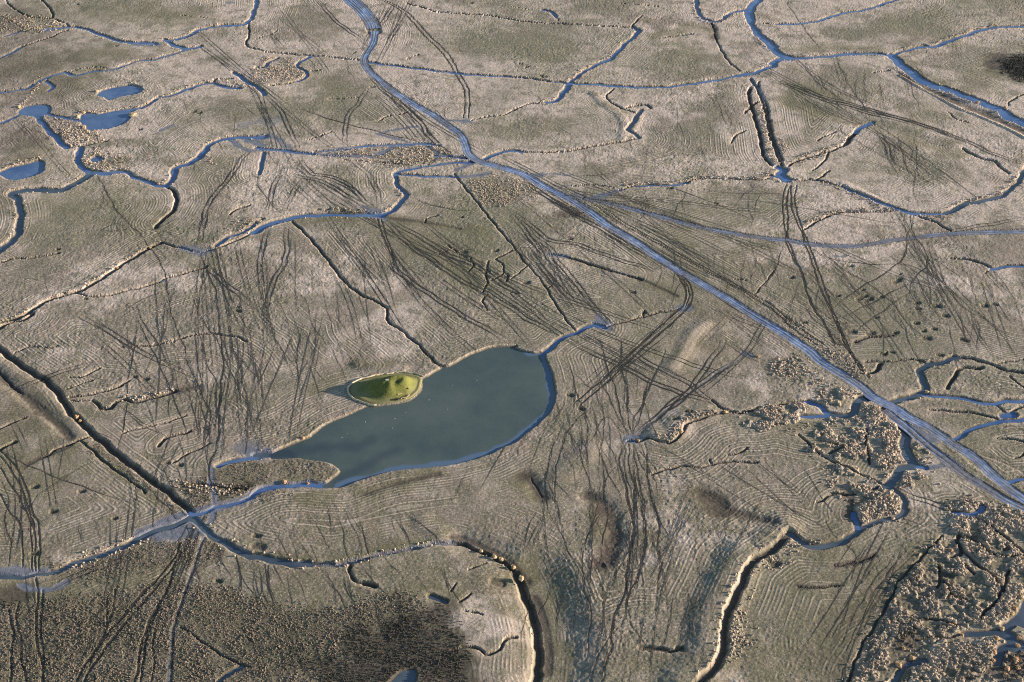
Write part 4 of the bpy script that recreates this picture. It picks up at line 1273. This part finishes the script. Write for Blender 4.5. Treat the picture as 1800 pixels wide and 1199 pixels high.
for i, (w, P) in enumerate(creeks):
    for j in range(0, len(P) - 1, 6):
        q = P[j:j + 7]
        claim(i, q.min(0) - w - 3, q.max(0) + w + 3, lambda x, y: seg_dist(x, y, q) - w / 2)
pn = list(pond_polys)
for i, nm in enumerate(pn):
    q = pond_polys[nm]; qc = np.vstack([q, q[:1]])
    claim(1000 + i, q.min(0) - 3, q.max(0) + 3, lambda x, y: np.where(in_poly(x, y, q), -50 - seg_dist(x, y, qc), seg_dist(x, y, qc) - .1))
def water_mesh(name, ident, mat, attrs=None, murk_shade=0.0):
    r, c = np.nonzero(own == ident)
    if not len(r): return None
    cid = np.stack([r * (ww + 1) + c, r * (ww + 1) + c + 1, (r + 1) * (ww + 1) + c + 1, (r + 1) * (ww + 1) + c], 1)
    u, inv = np.unique(cid.ravel(), return_inverse=True)
    vx = wx0 + (u % (ww + 1)) * WC; vy = wy0 + (u // (ww + 1)) * WC
    at = attrs(vx, vy) if attrs else {"murk_shade": np.full(len(u), murk_shade)}
    return make_mesh(name, np.stack([vx, vy, np.full(len(u), WL)], 1), inv.reshape(-1, 4), mat, at, True)
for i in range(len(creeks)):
    me = water_mesh("creek", i, M_CREEK, None, murk_shades[i])
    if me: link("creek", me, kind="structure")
qm = pond_polys["main"]
shore = g_from_px(parse_pts("@22 130,75 225,72 228,110 260,180 285,280 295,380 260,480 180,560 80,640 0,700 @21 1700,720 1600,770 1400,830 1200,860 1000,875 850,905 750,935 650,970 590,995"))
deeps = [g_from_px(parse_pts(p)) for p in ("@21 100,780 300,745 450,725 600,715 720,700 800,670", "@21 560,960 660,900 750,850 850,790 960,740", "@21 0,780 120,775 230,770")]
def pond_at(vx, vy):
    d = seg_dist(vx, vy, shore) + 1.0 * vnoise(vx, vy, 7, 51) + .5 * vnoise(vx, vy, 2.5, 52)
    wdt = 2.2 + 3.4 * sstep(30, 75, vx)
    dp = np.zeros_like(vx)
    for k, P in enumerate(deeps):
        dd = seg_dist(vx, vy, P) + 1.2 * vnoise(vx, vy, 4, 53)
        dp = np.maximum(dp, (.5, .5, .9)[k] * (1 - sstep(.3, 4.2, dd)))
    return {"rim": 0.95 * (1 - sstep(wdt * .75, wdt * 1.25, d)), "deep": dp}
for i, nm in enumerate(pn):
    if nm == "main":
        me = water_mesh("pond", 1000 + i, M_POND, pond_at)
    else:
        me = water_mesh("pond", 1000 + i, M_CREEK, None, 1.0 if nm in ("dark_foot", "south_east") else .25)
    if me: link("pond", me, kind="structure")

# ------------------------------------------------------------------ wet vehicle tracks
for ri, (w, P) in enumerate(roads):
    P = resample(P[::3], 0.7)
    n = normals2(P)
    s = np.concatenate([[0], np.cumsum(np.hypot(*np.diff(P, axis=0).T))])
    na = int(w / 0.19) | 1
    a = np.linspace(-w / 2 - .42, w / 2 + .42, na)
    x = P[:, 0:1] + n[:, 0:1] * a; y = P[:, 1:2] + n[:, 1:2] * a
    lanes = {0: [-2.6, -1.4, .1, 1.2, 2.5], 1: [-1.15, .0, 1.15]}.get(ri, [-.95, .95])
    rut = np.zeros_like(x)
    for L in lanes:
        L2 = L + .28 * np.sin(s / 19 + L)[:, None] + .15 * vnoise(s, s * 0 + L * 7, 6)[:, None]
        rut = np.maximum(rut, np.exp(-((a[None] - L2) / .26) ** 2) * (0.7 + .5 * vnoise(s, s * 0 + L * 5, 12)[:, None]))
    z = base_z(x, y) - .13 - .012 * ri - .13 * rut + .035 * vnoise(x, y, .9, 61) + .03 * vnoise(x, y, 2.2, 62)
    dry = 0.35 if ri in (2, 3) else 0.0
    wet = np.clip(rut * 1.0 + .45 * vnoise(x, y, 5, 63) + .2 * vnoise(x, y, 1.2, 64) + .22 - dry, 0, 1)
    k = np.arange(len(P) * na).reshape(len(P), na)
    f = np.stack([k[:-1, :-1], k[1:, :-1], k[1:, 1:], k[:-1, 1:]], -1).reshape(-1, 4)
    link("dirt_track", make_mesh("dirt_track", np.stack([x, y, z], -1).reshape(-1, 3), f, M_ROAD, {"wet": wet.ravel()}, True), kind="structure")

# ------------------------------------------------------------------ trodden lines: strips of bare dark earth in their grooves
def strips(name, items, mat):
    VV, FF, MM, n0 = [], [], [], 0
    for P, wd, m in items:
        P = resample(P[::2] if len(P) > 5 else P, 0.8)
        if len(P) < 3: continue
        r, c = ground_at(P[:, 0], P[:, 1])
        z = np.max([Z[np.clip(r + i, 0, NRT - 1), np.clip(c + j, 0, NCT - 1)] for i in (-1, 0, 1) for j in (-1, 0, 1)], 0); z = np.convolve(np.pad(z, 1, mode='edge'), (.3, .4, .3), 'valid') + .035
        ok = ABSZ[r, c] > 0
        hw = wd * .5 * np.clip(.95 + .3 * vnoise(P[:, 0], P[:, 1], 2.2, 91) + .25 * vnoise(P[:, 0], P[:, 1], 9, 92), .5, 1.5) * np.minimum(1, np.minimum(np.arange(len(P)), np.arange(len(P))[::-1]) / 22 + .05)
        n = normals2(P) * hw[:, None]
        VV.append(np.stack([np.column_stack([P + n, z]), np.column_stack([P - n, z])], 1).reshape(-1, 3))
        k = np.arange(len(P) - 1)[ok[:-1] & ok[1:]] * 2 + n0
        FF.append(np.stack([k, k + 1, k + 3, k + 2], 1)); MM.append(np.full(len(P) * 2, m)); n0 += len(P) * 2
    link(name, make_mesh(name, np.vstack(VV), np.vstack(FF), mat, {"bare": np.concatenate(MM)}), kind="structure")
def mat_path():
    s = NT("bare_path_earth")
    c = s.mix(s.attr("bare").outputs["Fac"], (0.15, 0.135, 0.10), (0.030, 0.027, 0.025))
    c = s.mix(s.math('MULTIPLY', s.ramp(s.noise(.8, 3, .6), .5, .75), .3), c, (0.13, 0.12, 0.09))
    return s.out(c, 0.8, 0.3)
M_PATH = mat_path()
strips("cattle_paths", [t for t in thin if t[1] < .30], M_PATH)
strips("wheel_ruts", [t for t in thin if t[1] >= .30], M_PATH)

# ------------------------------------------------------------------ clumps of grass
SIDES = 7
def clump_mesh(name, cx, cy, cz, r, hgt, mat, tint):
    """thousands of ragged domes of dry grass joined into one mesh"""
    n = len(cx)
    ang = np.arange(SIDES) / SIDES * 6.283
    rings = [(1.0, 0.0), (0.78, 0.62)]
    V = np.zeros((n, SIDES * 2 + 1, 3), np.float32)
    rot = rng.uniform(0, 6.28, n)
    for k, (rf, hf) in enumerate(rings):
        aa = ang[None] + rot[:, None] + rng.uniform(-.25, .25, (n, SIDES))
        rad = r[:, None] * rf * rng.uniform(.45, 1.5, (n, SIDES))
        V[:, k * SIDES:(k + 1) * SIDES, 0] = cx[:, None] + rad * np.cos(aa)
        V[:, k * SIDES:(k + 1) * SIDES, 1] = cy[:, None] + rad * np.sin(aa)
        V[:, k * SIDES:(k + 1) * SIDES, 2] = cz[:, None] + hgt[:, None] * hf * rng.uniform(.3, 1.7, (n, SIDES)) - (.12 if k == 0 else 0)
    V[:, -1, 0] = cx + r * rng.uniform(-.5, .5, n); V[:, -1, 1] = cy + r * rng.uniform(-.5, .5, n); V[:, -1, 2] = cz + hgt * rng.uniform(.7, 1.3, n)
    F = []
    for i in range(SIDES):
        j = (i + 1) % SIDES
        F += [(i, j, SIDES + j), (i, SIDES + j, SIDES + i), (SIDES + i, SIDES + j, 2 * SIDES)]
    F = np.array(F, np.int32)
    faces = (F[None] + (np.arange(n, dtype=np.int32) * (2 * SIDES + 1))[:, None, None]).reshape(-1, 3)
    return make_mesh(name, V.reshape(-1, 3), faces, mat, {"tint": np.repeat(tint, 2 * SIDES + 1)})
def scatter(q, dens):
    lo, hi = q.min(0) - 3, q.max(0) + 3
    n = int((hi - lo).prod() * dens)
    p = rng.uniform(lo, hi, (n, 2))
    return p[in_poly(p[:, 0] + 2.2 * vnoise(p[:, 0], p[:, 1], 5, 73) + rng.normal(0, 1.6, n), p[:, 1] + 2.2 * vnoise(p[:, 0], p[:, 1], 5, 74) + rng.normal(0, 1.6, n), q)]
pts = {"low": [], "high": []}
for dn, r0, r1, kd, q in fields:
    p = scatter(q, dn * (2.6 if kd == "low" else 3.6))
    r, c = ground_at(p[:, 0], p[:, 1])
    clumpy = vnoise(p[:, 0], p[:, 1], 4.5, 71) + .6 * vnoise(p[:, 0], p[:, 1], 1.8, 72)
    keep = (CUT[r, c] < .22) & ((ABSZ[r, c] > -.1) | ((p[:, 1] > 560) & (kd == 'low') & (rng.random(len(p)) < .3))) & (MUD[r, c] < .5) & ((clumpy > (-.12 if r1 >= .6 else -.45)) | (kd == "low"))
    p = p[keep]; r, c = r[keep], c[keep]
    rad = (r0 * .7 + (r1 - r0 * .7) * rng.random(len(p)) ** 1.7) * (1 + .3 * clumpy[keep]) * (.68 if kd == "low" else .62 if r1 >= .6 else .75)
    tint = np.clip(1.1 * DRK0[r, c] + .35 * OLV0[r, c] - (.2 if kd == 'high' else .02) + np.abs(rng.normal(0, .22, len(p))), 0, 1)
    pts[kd].append(np.stack([p[:, 0], p[:, 1], Z[r, c], rad, rad * rng.uniform(.8, 1.5, len(p)), tint], 1))
for ln in FRINGE.strip().splitlines():
    hd, s_ = ln.split(':'); w, dn = map(float, hd.split())
    P = resample(g_from_px(parse_pts(s_)), 1.0)
    L = np.hypot(*np.diff(P, axis=0).T).sum(); n = int(L * dn * 2.0)
    k = rng.integers(0, len(P), n)
    p = P[k] + rng.normal(0, w * .42, (n, 2))
    r, c = ground_at(p[:, 0], p[:, 1]); keep = (CUT[r, c] < .4) & (ABSZ[r, c] > -.3); p, r, c = p[keep], r[keep], c[keep]
    rad = .13 + .30 * rng.random(len(p)) ** 1.5
    pts["high"].append(np.stack([p[:, 0], p[:, 1], Z[r, c], rad, rad * rng.uniform(.9, 1.5, len(p)), np.clip(rng.normal(.03, .1, len(p)), 0, 1)], 1))
for w, P in creeks:          # sparse growth along every creek
    if w < 2: continue
    n = int(len(P) * 2.5 * .35); k = rng.integers(0, len(P), n)
    p = P[k] + normals2(P)[k] * ((w / 2 + rng.uniform(.7, 2.0, n)) * rng.choice((-1, 1), n))[:, None]
    r, c = ground_at(p[:, 0], p[:, 1]); keep = (CUT[r, c] < .2) & (ABSZ[r, c] > -.2); p, r, c = p[keep], r[keep], c[keep]
    rad = rng.uniform(.2, .45, len(p))
    pts["high"].append(np.stack([p[:, 0], p[:, 1], Z[r, c], rad, rad * rng.uniform(.7, 1.2, len(p)), np.clip(rng.normal(.05, .1, len(p)), 0, 1)], 1))
low = np.vstack(pts["low"]); high = np.vstack(pts["high"])

# the three hundred that show largest stand singly (the big clumps of the lower right field)
def px_of(p):
    dpt = p[:, 1] * CD + CAM_H * SD
    return 900 + FPX * p[:, 0] / dpt, 599.5 + FPX * (CAM_H * CD - p[:, 1] * SD) / dpt
hx, hy = px_of(high)
size = high[:, 3] / (high[:, 1] * CD + CAM_H * SD)
size[(hx < 1345) | (hx > 1795) | (hy < 900) | (hy > 1194)] = 0
pick = np.argsort(-size)[:300]
singles = high[pick]; high = np.delete(high, pick, 0)
for nm, A, mt, lab in (("low_sedge_clumps", low, M_LOW, "low dark sedge clumps covering the rough ground at the bottom edge"),
                       ("dry_grass_clumps", high, M_TUS, "pale straw grass clumps along the creeks and on the rough islands")):
    o = link(nm, clump_mesh(nm, A[:, 0], A[:, 1], A[:, 2], A[:, 3], A[:, 4], mt, A[:, 5]), kind="stuff", label=lab, category="marsh grass")
def tussock_mesh(seed, blades, arch=.5):
    """unit tussock: a ragged core and a shock of arching blades"""
    g = np.random.default_rng(seed); v = []; f = []
    n = 9
    for rf, hf in ((.85, -.12), (.75, .38), (.42, .72)):
        for i in range(n):
            a = i / n * 6.283 + g.uniform(-.2, .2); rr = rf * g.uniform(.75, 1.2)
            v.append((rr * math.cos(a), rr * math.sin(a), hf * g.uniform(.8, 1.15)))
    v.append((0, 0, .85))
    for k in range(2):
        for i in range(n):
            j = (i + 1) % n; f += [(k * n + i, k * n + j, (k + 1) * n + j), (k * n + i, (k + 1) * n + j, (k + 1) * n + i)]
    for i in range(n): f.append((2 * n + i, 2 * n + (i + 1) % n, 3 * n))
    for i in range(blades):
        a = g.uniform(0, 6.283); r0 = g.uniform(.1, .7); r1 = r0 + g.uniform(.15, arch); h0 = .75 - .6 * r0; h1 = h0 + g.uniform(.15, .5) - .3 * r0
        w = g.uniform(.05, .12); t = (-math.sin(a) * w, math.cos(a) * w); k = len(v)
        v += [(r0 * math.cos(a) + t[0], r0 * math.sin(a) + t[1], h0 - .25), (r0 * math.cos(a) - t[0], r0 * math.sin(a) - t[1], h0 - .25), (r1 * math.cos(a), r1 * math.sin(a), h1)]
        f.append((k, k + 1, k + 2))
    return np.array(v, np.float32), np.array(f, np.int32)
tms = []
for k in range(6):
    v, f = tussock_mesh(100 + k, 40)
    tms.append(make_mesh("tussock", v, f, M_TUS, {"tint": np.full(len(v), (0, .05, .1, .18, .02, .3)[k])}))
for k, (x, y, z, r, hh, t) in enumerate(singles):
    o = link("grass_tussock", tms[5 if t > .45 else k % 5], loc=(x, y, z - .03), label="straw-coloured grass tussock in the dense field at the lower right",
             category="tussock", group="big grass tussocks of the lower right field")
    o.rotation_euler = (0, 0, rng.uniform(0, 6.28)); s = r * 1.05; o.scale = (s, s, max(hh, .6 * r))

# ------------------------------------------------------------------ single reed clumps and bushes
M_RUSSET = mat_plain("russet_reed", (0.40, 0.24, 0.13), (0.52, 0.36, 0.20), 2.0)
M_GOLD = mat_plain("golden_reed", (0.56, 0.42, 0.25), (0.46, 0.36, 0.22), 2.0)
M_BROWN = mat_plain("brown_scrub", (0.13, 0.10, 0.075), (0.19, 0.15, 0.10), 2.0)
BUSH = [
 ("@20 526,515", 1.25, 1.5, M_RUSSET, "larger orange reed clump on the bank of the left straight ditch"),
 ("@20 549,541", 0.9, 1.0, M_RUSSET, "smaller orange reed clump below its twin on the left straight ditch"),
 ("@31 1640,326", 1.2, 1.3, M_GOLD, "golden reed clump leading the row on the bend of the lower creek"),
 ("@31 1688,346", 1.0, 1.1, M_GOLD, "golden reed clump second in the row on the lower creek bend"),
 ("@31 1770,398", 1.1, 1.2, M_RUSSET, "russet reed clump last in the row on the lower creek bend"),
 ("@31 1548,287", 0.9, 0.9, M_GOLD, "small golden clump above the row on the lower creek bend"),
 ("@32 64,478", 1.3, 1.6, M_GOLD, "lone golden reed clump casting a shadow over the pale bank below the lower creek bend"),
 ("@21 196,967", 1.2, 1.2, M_RUSSET, "brown reed clump beside the wet outlet below the big pond, left one"),
 ("@21 355,970", 0.9, 0.8, M_RUSSET, "brown reed clump beside the wet outlet below the big pond, right one"),
 ("@21 325,665", 1.0, 0.9, M_RUSSET, "reddish reed clump on the upper shore at the big pond's narrow end"),
 ("@22 1470,484", 1.4, 1.5, M_GOLD, "round golden clump where the reed-lined ditch meets the wheel tracks"),
 ("@22 1160,622", 1.4, 1.5, M_GOLD, "tall golden clump at the bend of the reed-lined ditch"),
 ("@22 870,678", 0.9, 0.8, M_RUSSET, "small orange clump by the muddy head of the reed-lined ditch"),
 ("@22 1216,488", 1.1, 1.0, M_BROWN, "dark brown scrub alone north of the reed-lined ditch"),
 ("@22 1692,103", 0.9, 0.9, M_RUSSET, "small orange clump beside the puddle at the end of the faint track"),
 ("@00 570,772", 1.6, 1.3, M_RUSSET, "orange reed clump at the upper left corner of the middle blue pond"),
 ("@00 536,800", 1.7, 1.4, M_GOLD, "pale reed clump on the left tip of the middle blue pond"),
 ("@00 578,872", 1.7, 1.4, M_RUSSET, "orange reed clump at the lower left corner of the middle blue pond"),
 ("@00 915,790", 3.0, 1.3, M_GOLD, "broad pale reed islet at the right end of the middle blue pond"),
 ("@00 665,628", 1.5, 1.1, M_GOLD, "pale reed clump on the left tip of the upper blue pond"),
 ("@00 130,735", 1.6, 1.2, M_GOLD, "pale reed clump on the left tip of the westernmost blue pond"),
 ("@10 805,664", 1.1, 0.9, M_RUSSET, "orange clump in the middle of the long diagonal ditch"),
 ("@10 1032,524", 0.9, 0.8, M_RUSSET, "small clump where the cattle path crosses the long diagonal ditch"),
 ("@11 25,345", 2.2, 1.0, M_GOLD, "cream reed islet in the left end of the muddy creek"),
 ("@23 1135,345", 1.4, 1.2, M_GOLD, "cream clump on the corner of the right creek junction"),
 ("@03 1485,700", 1.5, 1.2, M_RUSSET, "russet clump on the near bank of the wide right canal"),
 ("@03 1670,738", 1.2, 1.0, M_RUSSET, "small russet clump opposite the side ditch of the wide right canal"),
 ("@33 1745,1045", 1.5, 1.5, M_RUSSET, "big orange clump in the dark corner at the far lower right"),
 ("@33 1683,1105", 1.2, 1.2, M_RUSSET, "orange clump left of the biggest one in the dark lower right corner"),
 ("@33 1760,1100", 1.2, 1.1, M_RUSSET, "orange clump right below the biggest one in the dark lower right corner"),
 ("@33 1672,1155", 1.2, 1.1, M_RUSSET, "lowest orange clump near the bottom edge of the dark lower right corner"),
 ("@33 1610,900", 1.3, 1.2, M_RUSSET, "russet clump left of the small pool at lower right"),
 ("@33 1595,985", 1.3, 1.2, M_RUSSET, "russet clump on the left bank of the channel below the small pool at lower right"),
 ("@33 1590,1045", 1.2, 1.1, M_RUSSET, "russet clump at the foot of the channel below the small pool at lower right"),
 ("@33 1770,890", 1.3, 1.2, M_RUSSET, "russet clump on the little island right of the pool at lower right"),
 ("@33 1758,940", 1.2, 1.1, M_RUSSET, "russet clump at the lower tip of the little island at lower right"),
 ("@33 1650,825", 1.2, 1.1, M_GOLD, "golden clump on the spit above the small pool at lower right"),
 ("@33 1735,690", 1.3, 1.2, M_RUSSET, "upper russet clump on the shore of the pond at the right edge"),
 ("@33 1715,722", 1.2, 1.1, M_RUSSET, "lower russet clump on the shore of the pond at the right edge"),
 ("@33 1780,615", 1.3, 1.2, M_GOLD, "golden clump at the top of the pond shore at the right edge"),
 ("@33 1375,868", 1.1, 1.0, M_RUSSET, "russet clump at the left head of the blue side channel at lower right"),
 ("@33 1300,808", 1.1, 1.0, M_RUSSET, "russet clump just above the head of the blue side channel at lower right"),
 ("@33 1030,1032", 1.2, 1.1, M_RUSSET, "orange clump at the upper end of the bottom inlet"),
 ("@33 940,1080", 1.7, 1.2, M_RUSSET, "broad russet clump on the left bank of the bottom inlet"),
 ("@33 975,968", 1.1, 1.0, M_RUSSET, "russet clump in the brown patch above the bottom inlet"),
 ("@33 1300,290", 1.3, 1.1, M_RUSSET, "russet clump beside the dark ditch head in the lower right field"),
 ("@33 900,64", 1.1, 0.9, M_GOLD, "pale clump where the wheel ruts cross the winding right creek"),
]
for k, (pt, r, hgt, mt, lab) in enumerate(BUSH):
    c = g_from_px(parse_pts(pt))[0]
    v, f = tussock_mesh(300 + k, 90, .42)
    v = v * (r * .8, r * .8, hgt * .8)
    rr, cc = ground_at(c[0], c[1])
    link("reed_clump" if mt is not M_BROWN else "scrub_bush", make_mesh("reed_clump", v, f, mt), loc=(c[0], c[1], max(float(Z[rr, cc]), WL) - .05), label=lab,
         category="reed clump" if mt is not M_BROWN else "bush", group="single reed clumps of the marsh")
# ------------------------------------------------------------------ the turfed shooting hut on its islet
def mat_turf():
    s = NT("turf")
    n, n2 = s.noise(0.35, 4, 0.65), s.noise(2.2, 3, 0.7)
    c = s.mix(s.ramp(n, 0.35, 0.65), (0.062, 0.088, 0.022), (0.145, 0.155, 0.038))
    c = s.mix(s.math('MULTIPLY', s.ramp(n2, 0.40, 0.65), 0.7), c, (0.23, 0.215, 0.075))
    c = s.mix(s.attr("edge").outputs["Fac"], c, (0.20, 0.195, 0.095))
    s.bump(s.noise(2.5, 3, 0.7), 0.5, 0.15)
    return s.out(c, 0.95, 0.15)
isl = g_from_px(parse_pts("@21 640,340 650,300 700,270 800,240 900,225 1000,218 1080,225 1142,248 1135,300 1120,342 1055,394 960,418 830,432 760,424 690,396 650,370"))
isl = resample(np.vstack([isl, isl[:1]]), 2.0)[:-1]
top = g_from_px(parse_pts("@21 985,330"))[0]
hut = link("turfed_hut_mound", None, loc=(top[0], top[1], 0), label="bright green turfed hunting hut mound on the shore of the big pond", category="mound")
nrad = 40
sgrid = np.linspace(0, 1, nrad) ** 0.85
v = top[None, None] + (isl[None] - top[None, None]) * sgrid[:, None, None]
dx, dy = v[..., 0] - top[0], v[..., 1] - top[1]
prof = 1 - sgrid[:, None]
hz = 4.4 * sstep(0.18, 0.84, prof) + 0.30 * sstep(0, .1, prof)
hz = hz + 0.55 * vnoise(v[..., 0], v[..., 1], 3.0, 81) * prof + 0.10 * vnoise(v[..., 0], v[..., 1], .9, 82) * np.minimum(1, prof * 6)
nis = len(isl)
# a front cut into the pond side of the mound
fc = g_from_px(parse_pts("@21 985,352"))[0]
cut_d = np.hypot((v[..., 0] - fc[0]) / 3.4, (v[..., 1] - fc[1]) / 4.2)
hz = hz - 0.9 * (1 - sstep(.3, 1.0, cut_d))
hz = hz - 0.35 * (sgrid[:, None] > .985)
k = np.arange(nrad * nis).reshape(nrad, nis); kn = np.roll(k, -1, 1)
f = np.stack([k[:-1], k[1:], kn[1:], kn[:-1]], -1).reshape(-1, 4)
edge = np.clip(sstep(.55, .92, sgrid[:, None] + .07 * vnoise(v[..., 0], v[..., 1], 2.5, 83)), 0, 1)
body = np.stack([dx, dy, hz + 0.02], -1).reshape(-1, 3)
link("turf_body", make_mesh("turf_body", body, f, mat_turf(), {"edge": edge.ravel()}, True), hut)
def box_np(sx, sy, sz):
    v = np.array([(x * sx / 2, y * sy / 2, z * sz / 2) for z in (-1, 1) for y in (-1, 1) for x in (-1, 1)], np.float32)
    f = np.array([(0, 2, 3, 1), (4, 5, 7, 6), (0, 1, 5, 4), (2, 6, 7, 3), (0, 4, 6, 2), (1, 3, 7, 5)], np.int32)
    return v, f
M_PLANK = mat_plain("weathered_boards", (0.50, 0.40, 0.25), (0.40, 0.32, 0.21), 1.5)
M_HOLE = mat_plain("dark_opening", (0.02, 0.018, 0.015), (0.03, 0.026, 0.02), 2.0)
M_PIPE = mat_plain("pale_roofing", (0.55, 0.56, 0.56), (0.42, 0.43, 0.43), 2.0, .6)
def mound_z(x, y):
    d = np.hypot(body[:, 0] - x, body[:, 1] - y); return float(body[d.argmin(), 2])
def piece(nm, pt, size, mt, rz=0, dz=0, rx=0, parent=hut):
    c = g_from_px(parse_pts(pt))[0] - top
    zz = mound_z(c[0], c[1])
    # the survey point lies on a raised surface: slide it towards the viewer by the height seen
    dpt = (c[1] + top[1]); c = c + np.array([-(c[0] + top[0]) * zz / CAM_H, -dpt * zz / CAM_H]); zz = mound_z(c[0], c[1])
    vv, ff = box_np(*size)
    o = link(nm, make_mesh(nm, vv, ff, mt), parent, loc=(c[0], c[1], zz + dz)); o.rotation_euler = (rx, 0, rz)
    b = o.modifiers.new("bevel", 'BEVEL'); b.width = .04; b.segments = 1
    return o
for k in range(6):                                    # boards of the low front
    x = 1000 + k * 10; piece("board", "@21 %d,%d" % (x, 360 - k * 5), (.62, .30, .62), M_PLANK, .42 + .03 * (k % 2), .16)
piece("doorway", "@21 962,352", (1.1, .8, .7), M_HOLE, .2, .05)
piece("hatch", "@21 1040,298", (.75, .55, .35), M_HOLE, .3, .12)
piece("vent_cowl", "@21 902,288", (1.0, .7, .35), M_PIPE, .1, .15)
piece("roof_sheet", "@21 985,308", (1.8, .9, .14), M_PLANK, .5, .10)
# pale path ring round the islet
ring = g_from_px(parse_pts("@21 1150,243 1080,222 1000,214 900,222 800,238 700,268 645,300 632,340 645,372 690,402 760,430 830,437"))
ring = wiggle(resample(ring, 1.0), .25, 7)
n = normals2(ring); a = np.linspace(-.36, .36, 7)
x = ring[:, 0:1] + n[:, 0:1] * a; y = ring[:, 1:2] + n[:, 1:2] * a
r, c = ground_at(x, y)
z = np.maximum(Z[r, c], -.1) * .4 + .05 + .36 * (1 - (a / .36) ** 2)[None] - .35 * (np.abs(a) > .32)[None] + .07 * vnoise(x, y, .8, 84)
k = np.arange(x.size).reshape(x.shape)
f = np.stack([k[:-1, :-1], k[1:, :-1], k[1:, 1:], k[:-1, 1:]], -1).reshape(-1, 4)
M_DYKE = mat_plain("pale_bank_grass", (0.55, 0.47, 0.32), (0.45, 0.38, 0.26), 1.2)
link("low_dyke", make_mesh("low_dyke", np.stack([x, y, z], -1).reshape(-1, 3), f, M_DYKE), label="thin pale grass dyke curving round the landward side of the green mound", category="dyke")

# ------------------------------------------------------------------ ducks on the big pond
M_WHITE = mat_plain("white_feathers", (0.80, 0.80, 0.78), (0.70, 0.70, 0.68), 4.0)
M_BILL = mat_plain("orange_bill", (0.55, 0.28, 0.06), (0.45, 0.22, 0.05), 4.0)
def tube_np(sec, n=8):
    """sections (x, z, half width, half height) -> closed body along x"""
    v = []; f = []
    for x, z, hw, hh in sec:
        for i in range(n):
            a = i / n * 6.283; v.append((x, hw * math.cos(a), z + hh * math.sin(a)))
    for k in range(len(sec) - 1):
        for i in range(n):
            j = (i + 1) % n; f += [(k * n + i, k * n + j, (k + 1) * n + j), (k * n + i, (k + 1) * n + j, (k + 1) * n + i)]
    for k, s_ in ((0, 1), (len(sec) - 1, -1)):
        for i in range(1, n - 1): f.append((k * n, k * n + (i + 1 if s_ > 0 else i), k * n + (i if s_ > 0 else i + 1)))
    return np.array(v, np.float32), np.array(f, np.int32)
dbody = make_mesh("duck_body", *tube_np([(-.36, .15, .01, .01), (-.26, .11, .09, .05), (-.1, .07, .15, .11), (.08, .07, .15, .12), (.2, .10, .10, .10), (.26, .14, .04, .05)]), M_WHITE, smooth=True)
dneck = make_mesh("duck_neck", *tube_np([(.14, .12, .06, .05), (.21, .22, .045, .05), (.24, .31, .05, .05), (.30, .34, .055, .05), (.34, .33, .02, .03)]), M_WHITE, smooth=True)
dbill = make_mesh("duck_bill", *tube_np([(.33, .325, .025, .018), (.42, .31, .02, .008)], 6), M_BILL, smooth=True)
DUCKS = [("1347,295", "white duck below the pond inlet corner, the brightest near the upper shore"), ("1520,262", "white duck in the upper middle of the big pond, farthest right"),
         ("1315,460", "lone white duck in the very middle of the big pond"), ("955,525", "upper of two close white ducks south of the green mound"),
         ("938,590", "lower of two close white ducks south of the green mound"), ("750,547", "white duck off the upper shore left of the close pair"),
         ("625,628", "upper of the two white ducks at the pond's narrow left part"), ("590,655", "lower and leftmost white duck at the pond's narrow left part"),
         ("1025,480", "faint white duck just below the right foot of the green mound"), ("1190,395", "white duck straight right of the green mound's foot")]
for pt, lab in DUCKS:
    c = g_from_px(parse_pts("@21 " + pt))[0]
    d = link("white_duck", None, loc=(c[0], c[1], WL - .01), label=lab, category="duck", group="white ducks on the big pond")
    d.rotation_euler = (0, 0, rng.uniform(0, 6.28)); d.scale = (.5, .5, .5)
    for nm, me in (("body", dbody), ("neck_and_head", dneck), ("bill", dbill)): link(nm, me, d)

# ------------------------------------------------------------------ odd things lying about
c = g_from_px(parse_pts("@10 1124,752"))[0]; r_, c_ = ground_at(*c)
vv, ff = box_np(3.0, .35, .18)
o = link("pale_plank", make_mesh("pale_plank", vv, ff, M_WHITE), loc=(c[0], c[1], float(Z[r_, c_]) + .18), label="bleached white plank bridging a small ditch on the left", category="plank")
o.rotation_euler = (0, 0, .95); b = o.modifiers.new("bevel", 'BEVEL'); b.width = .03
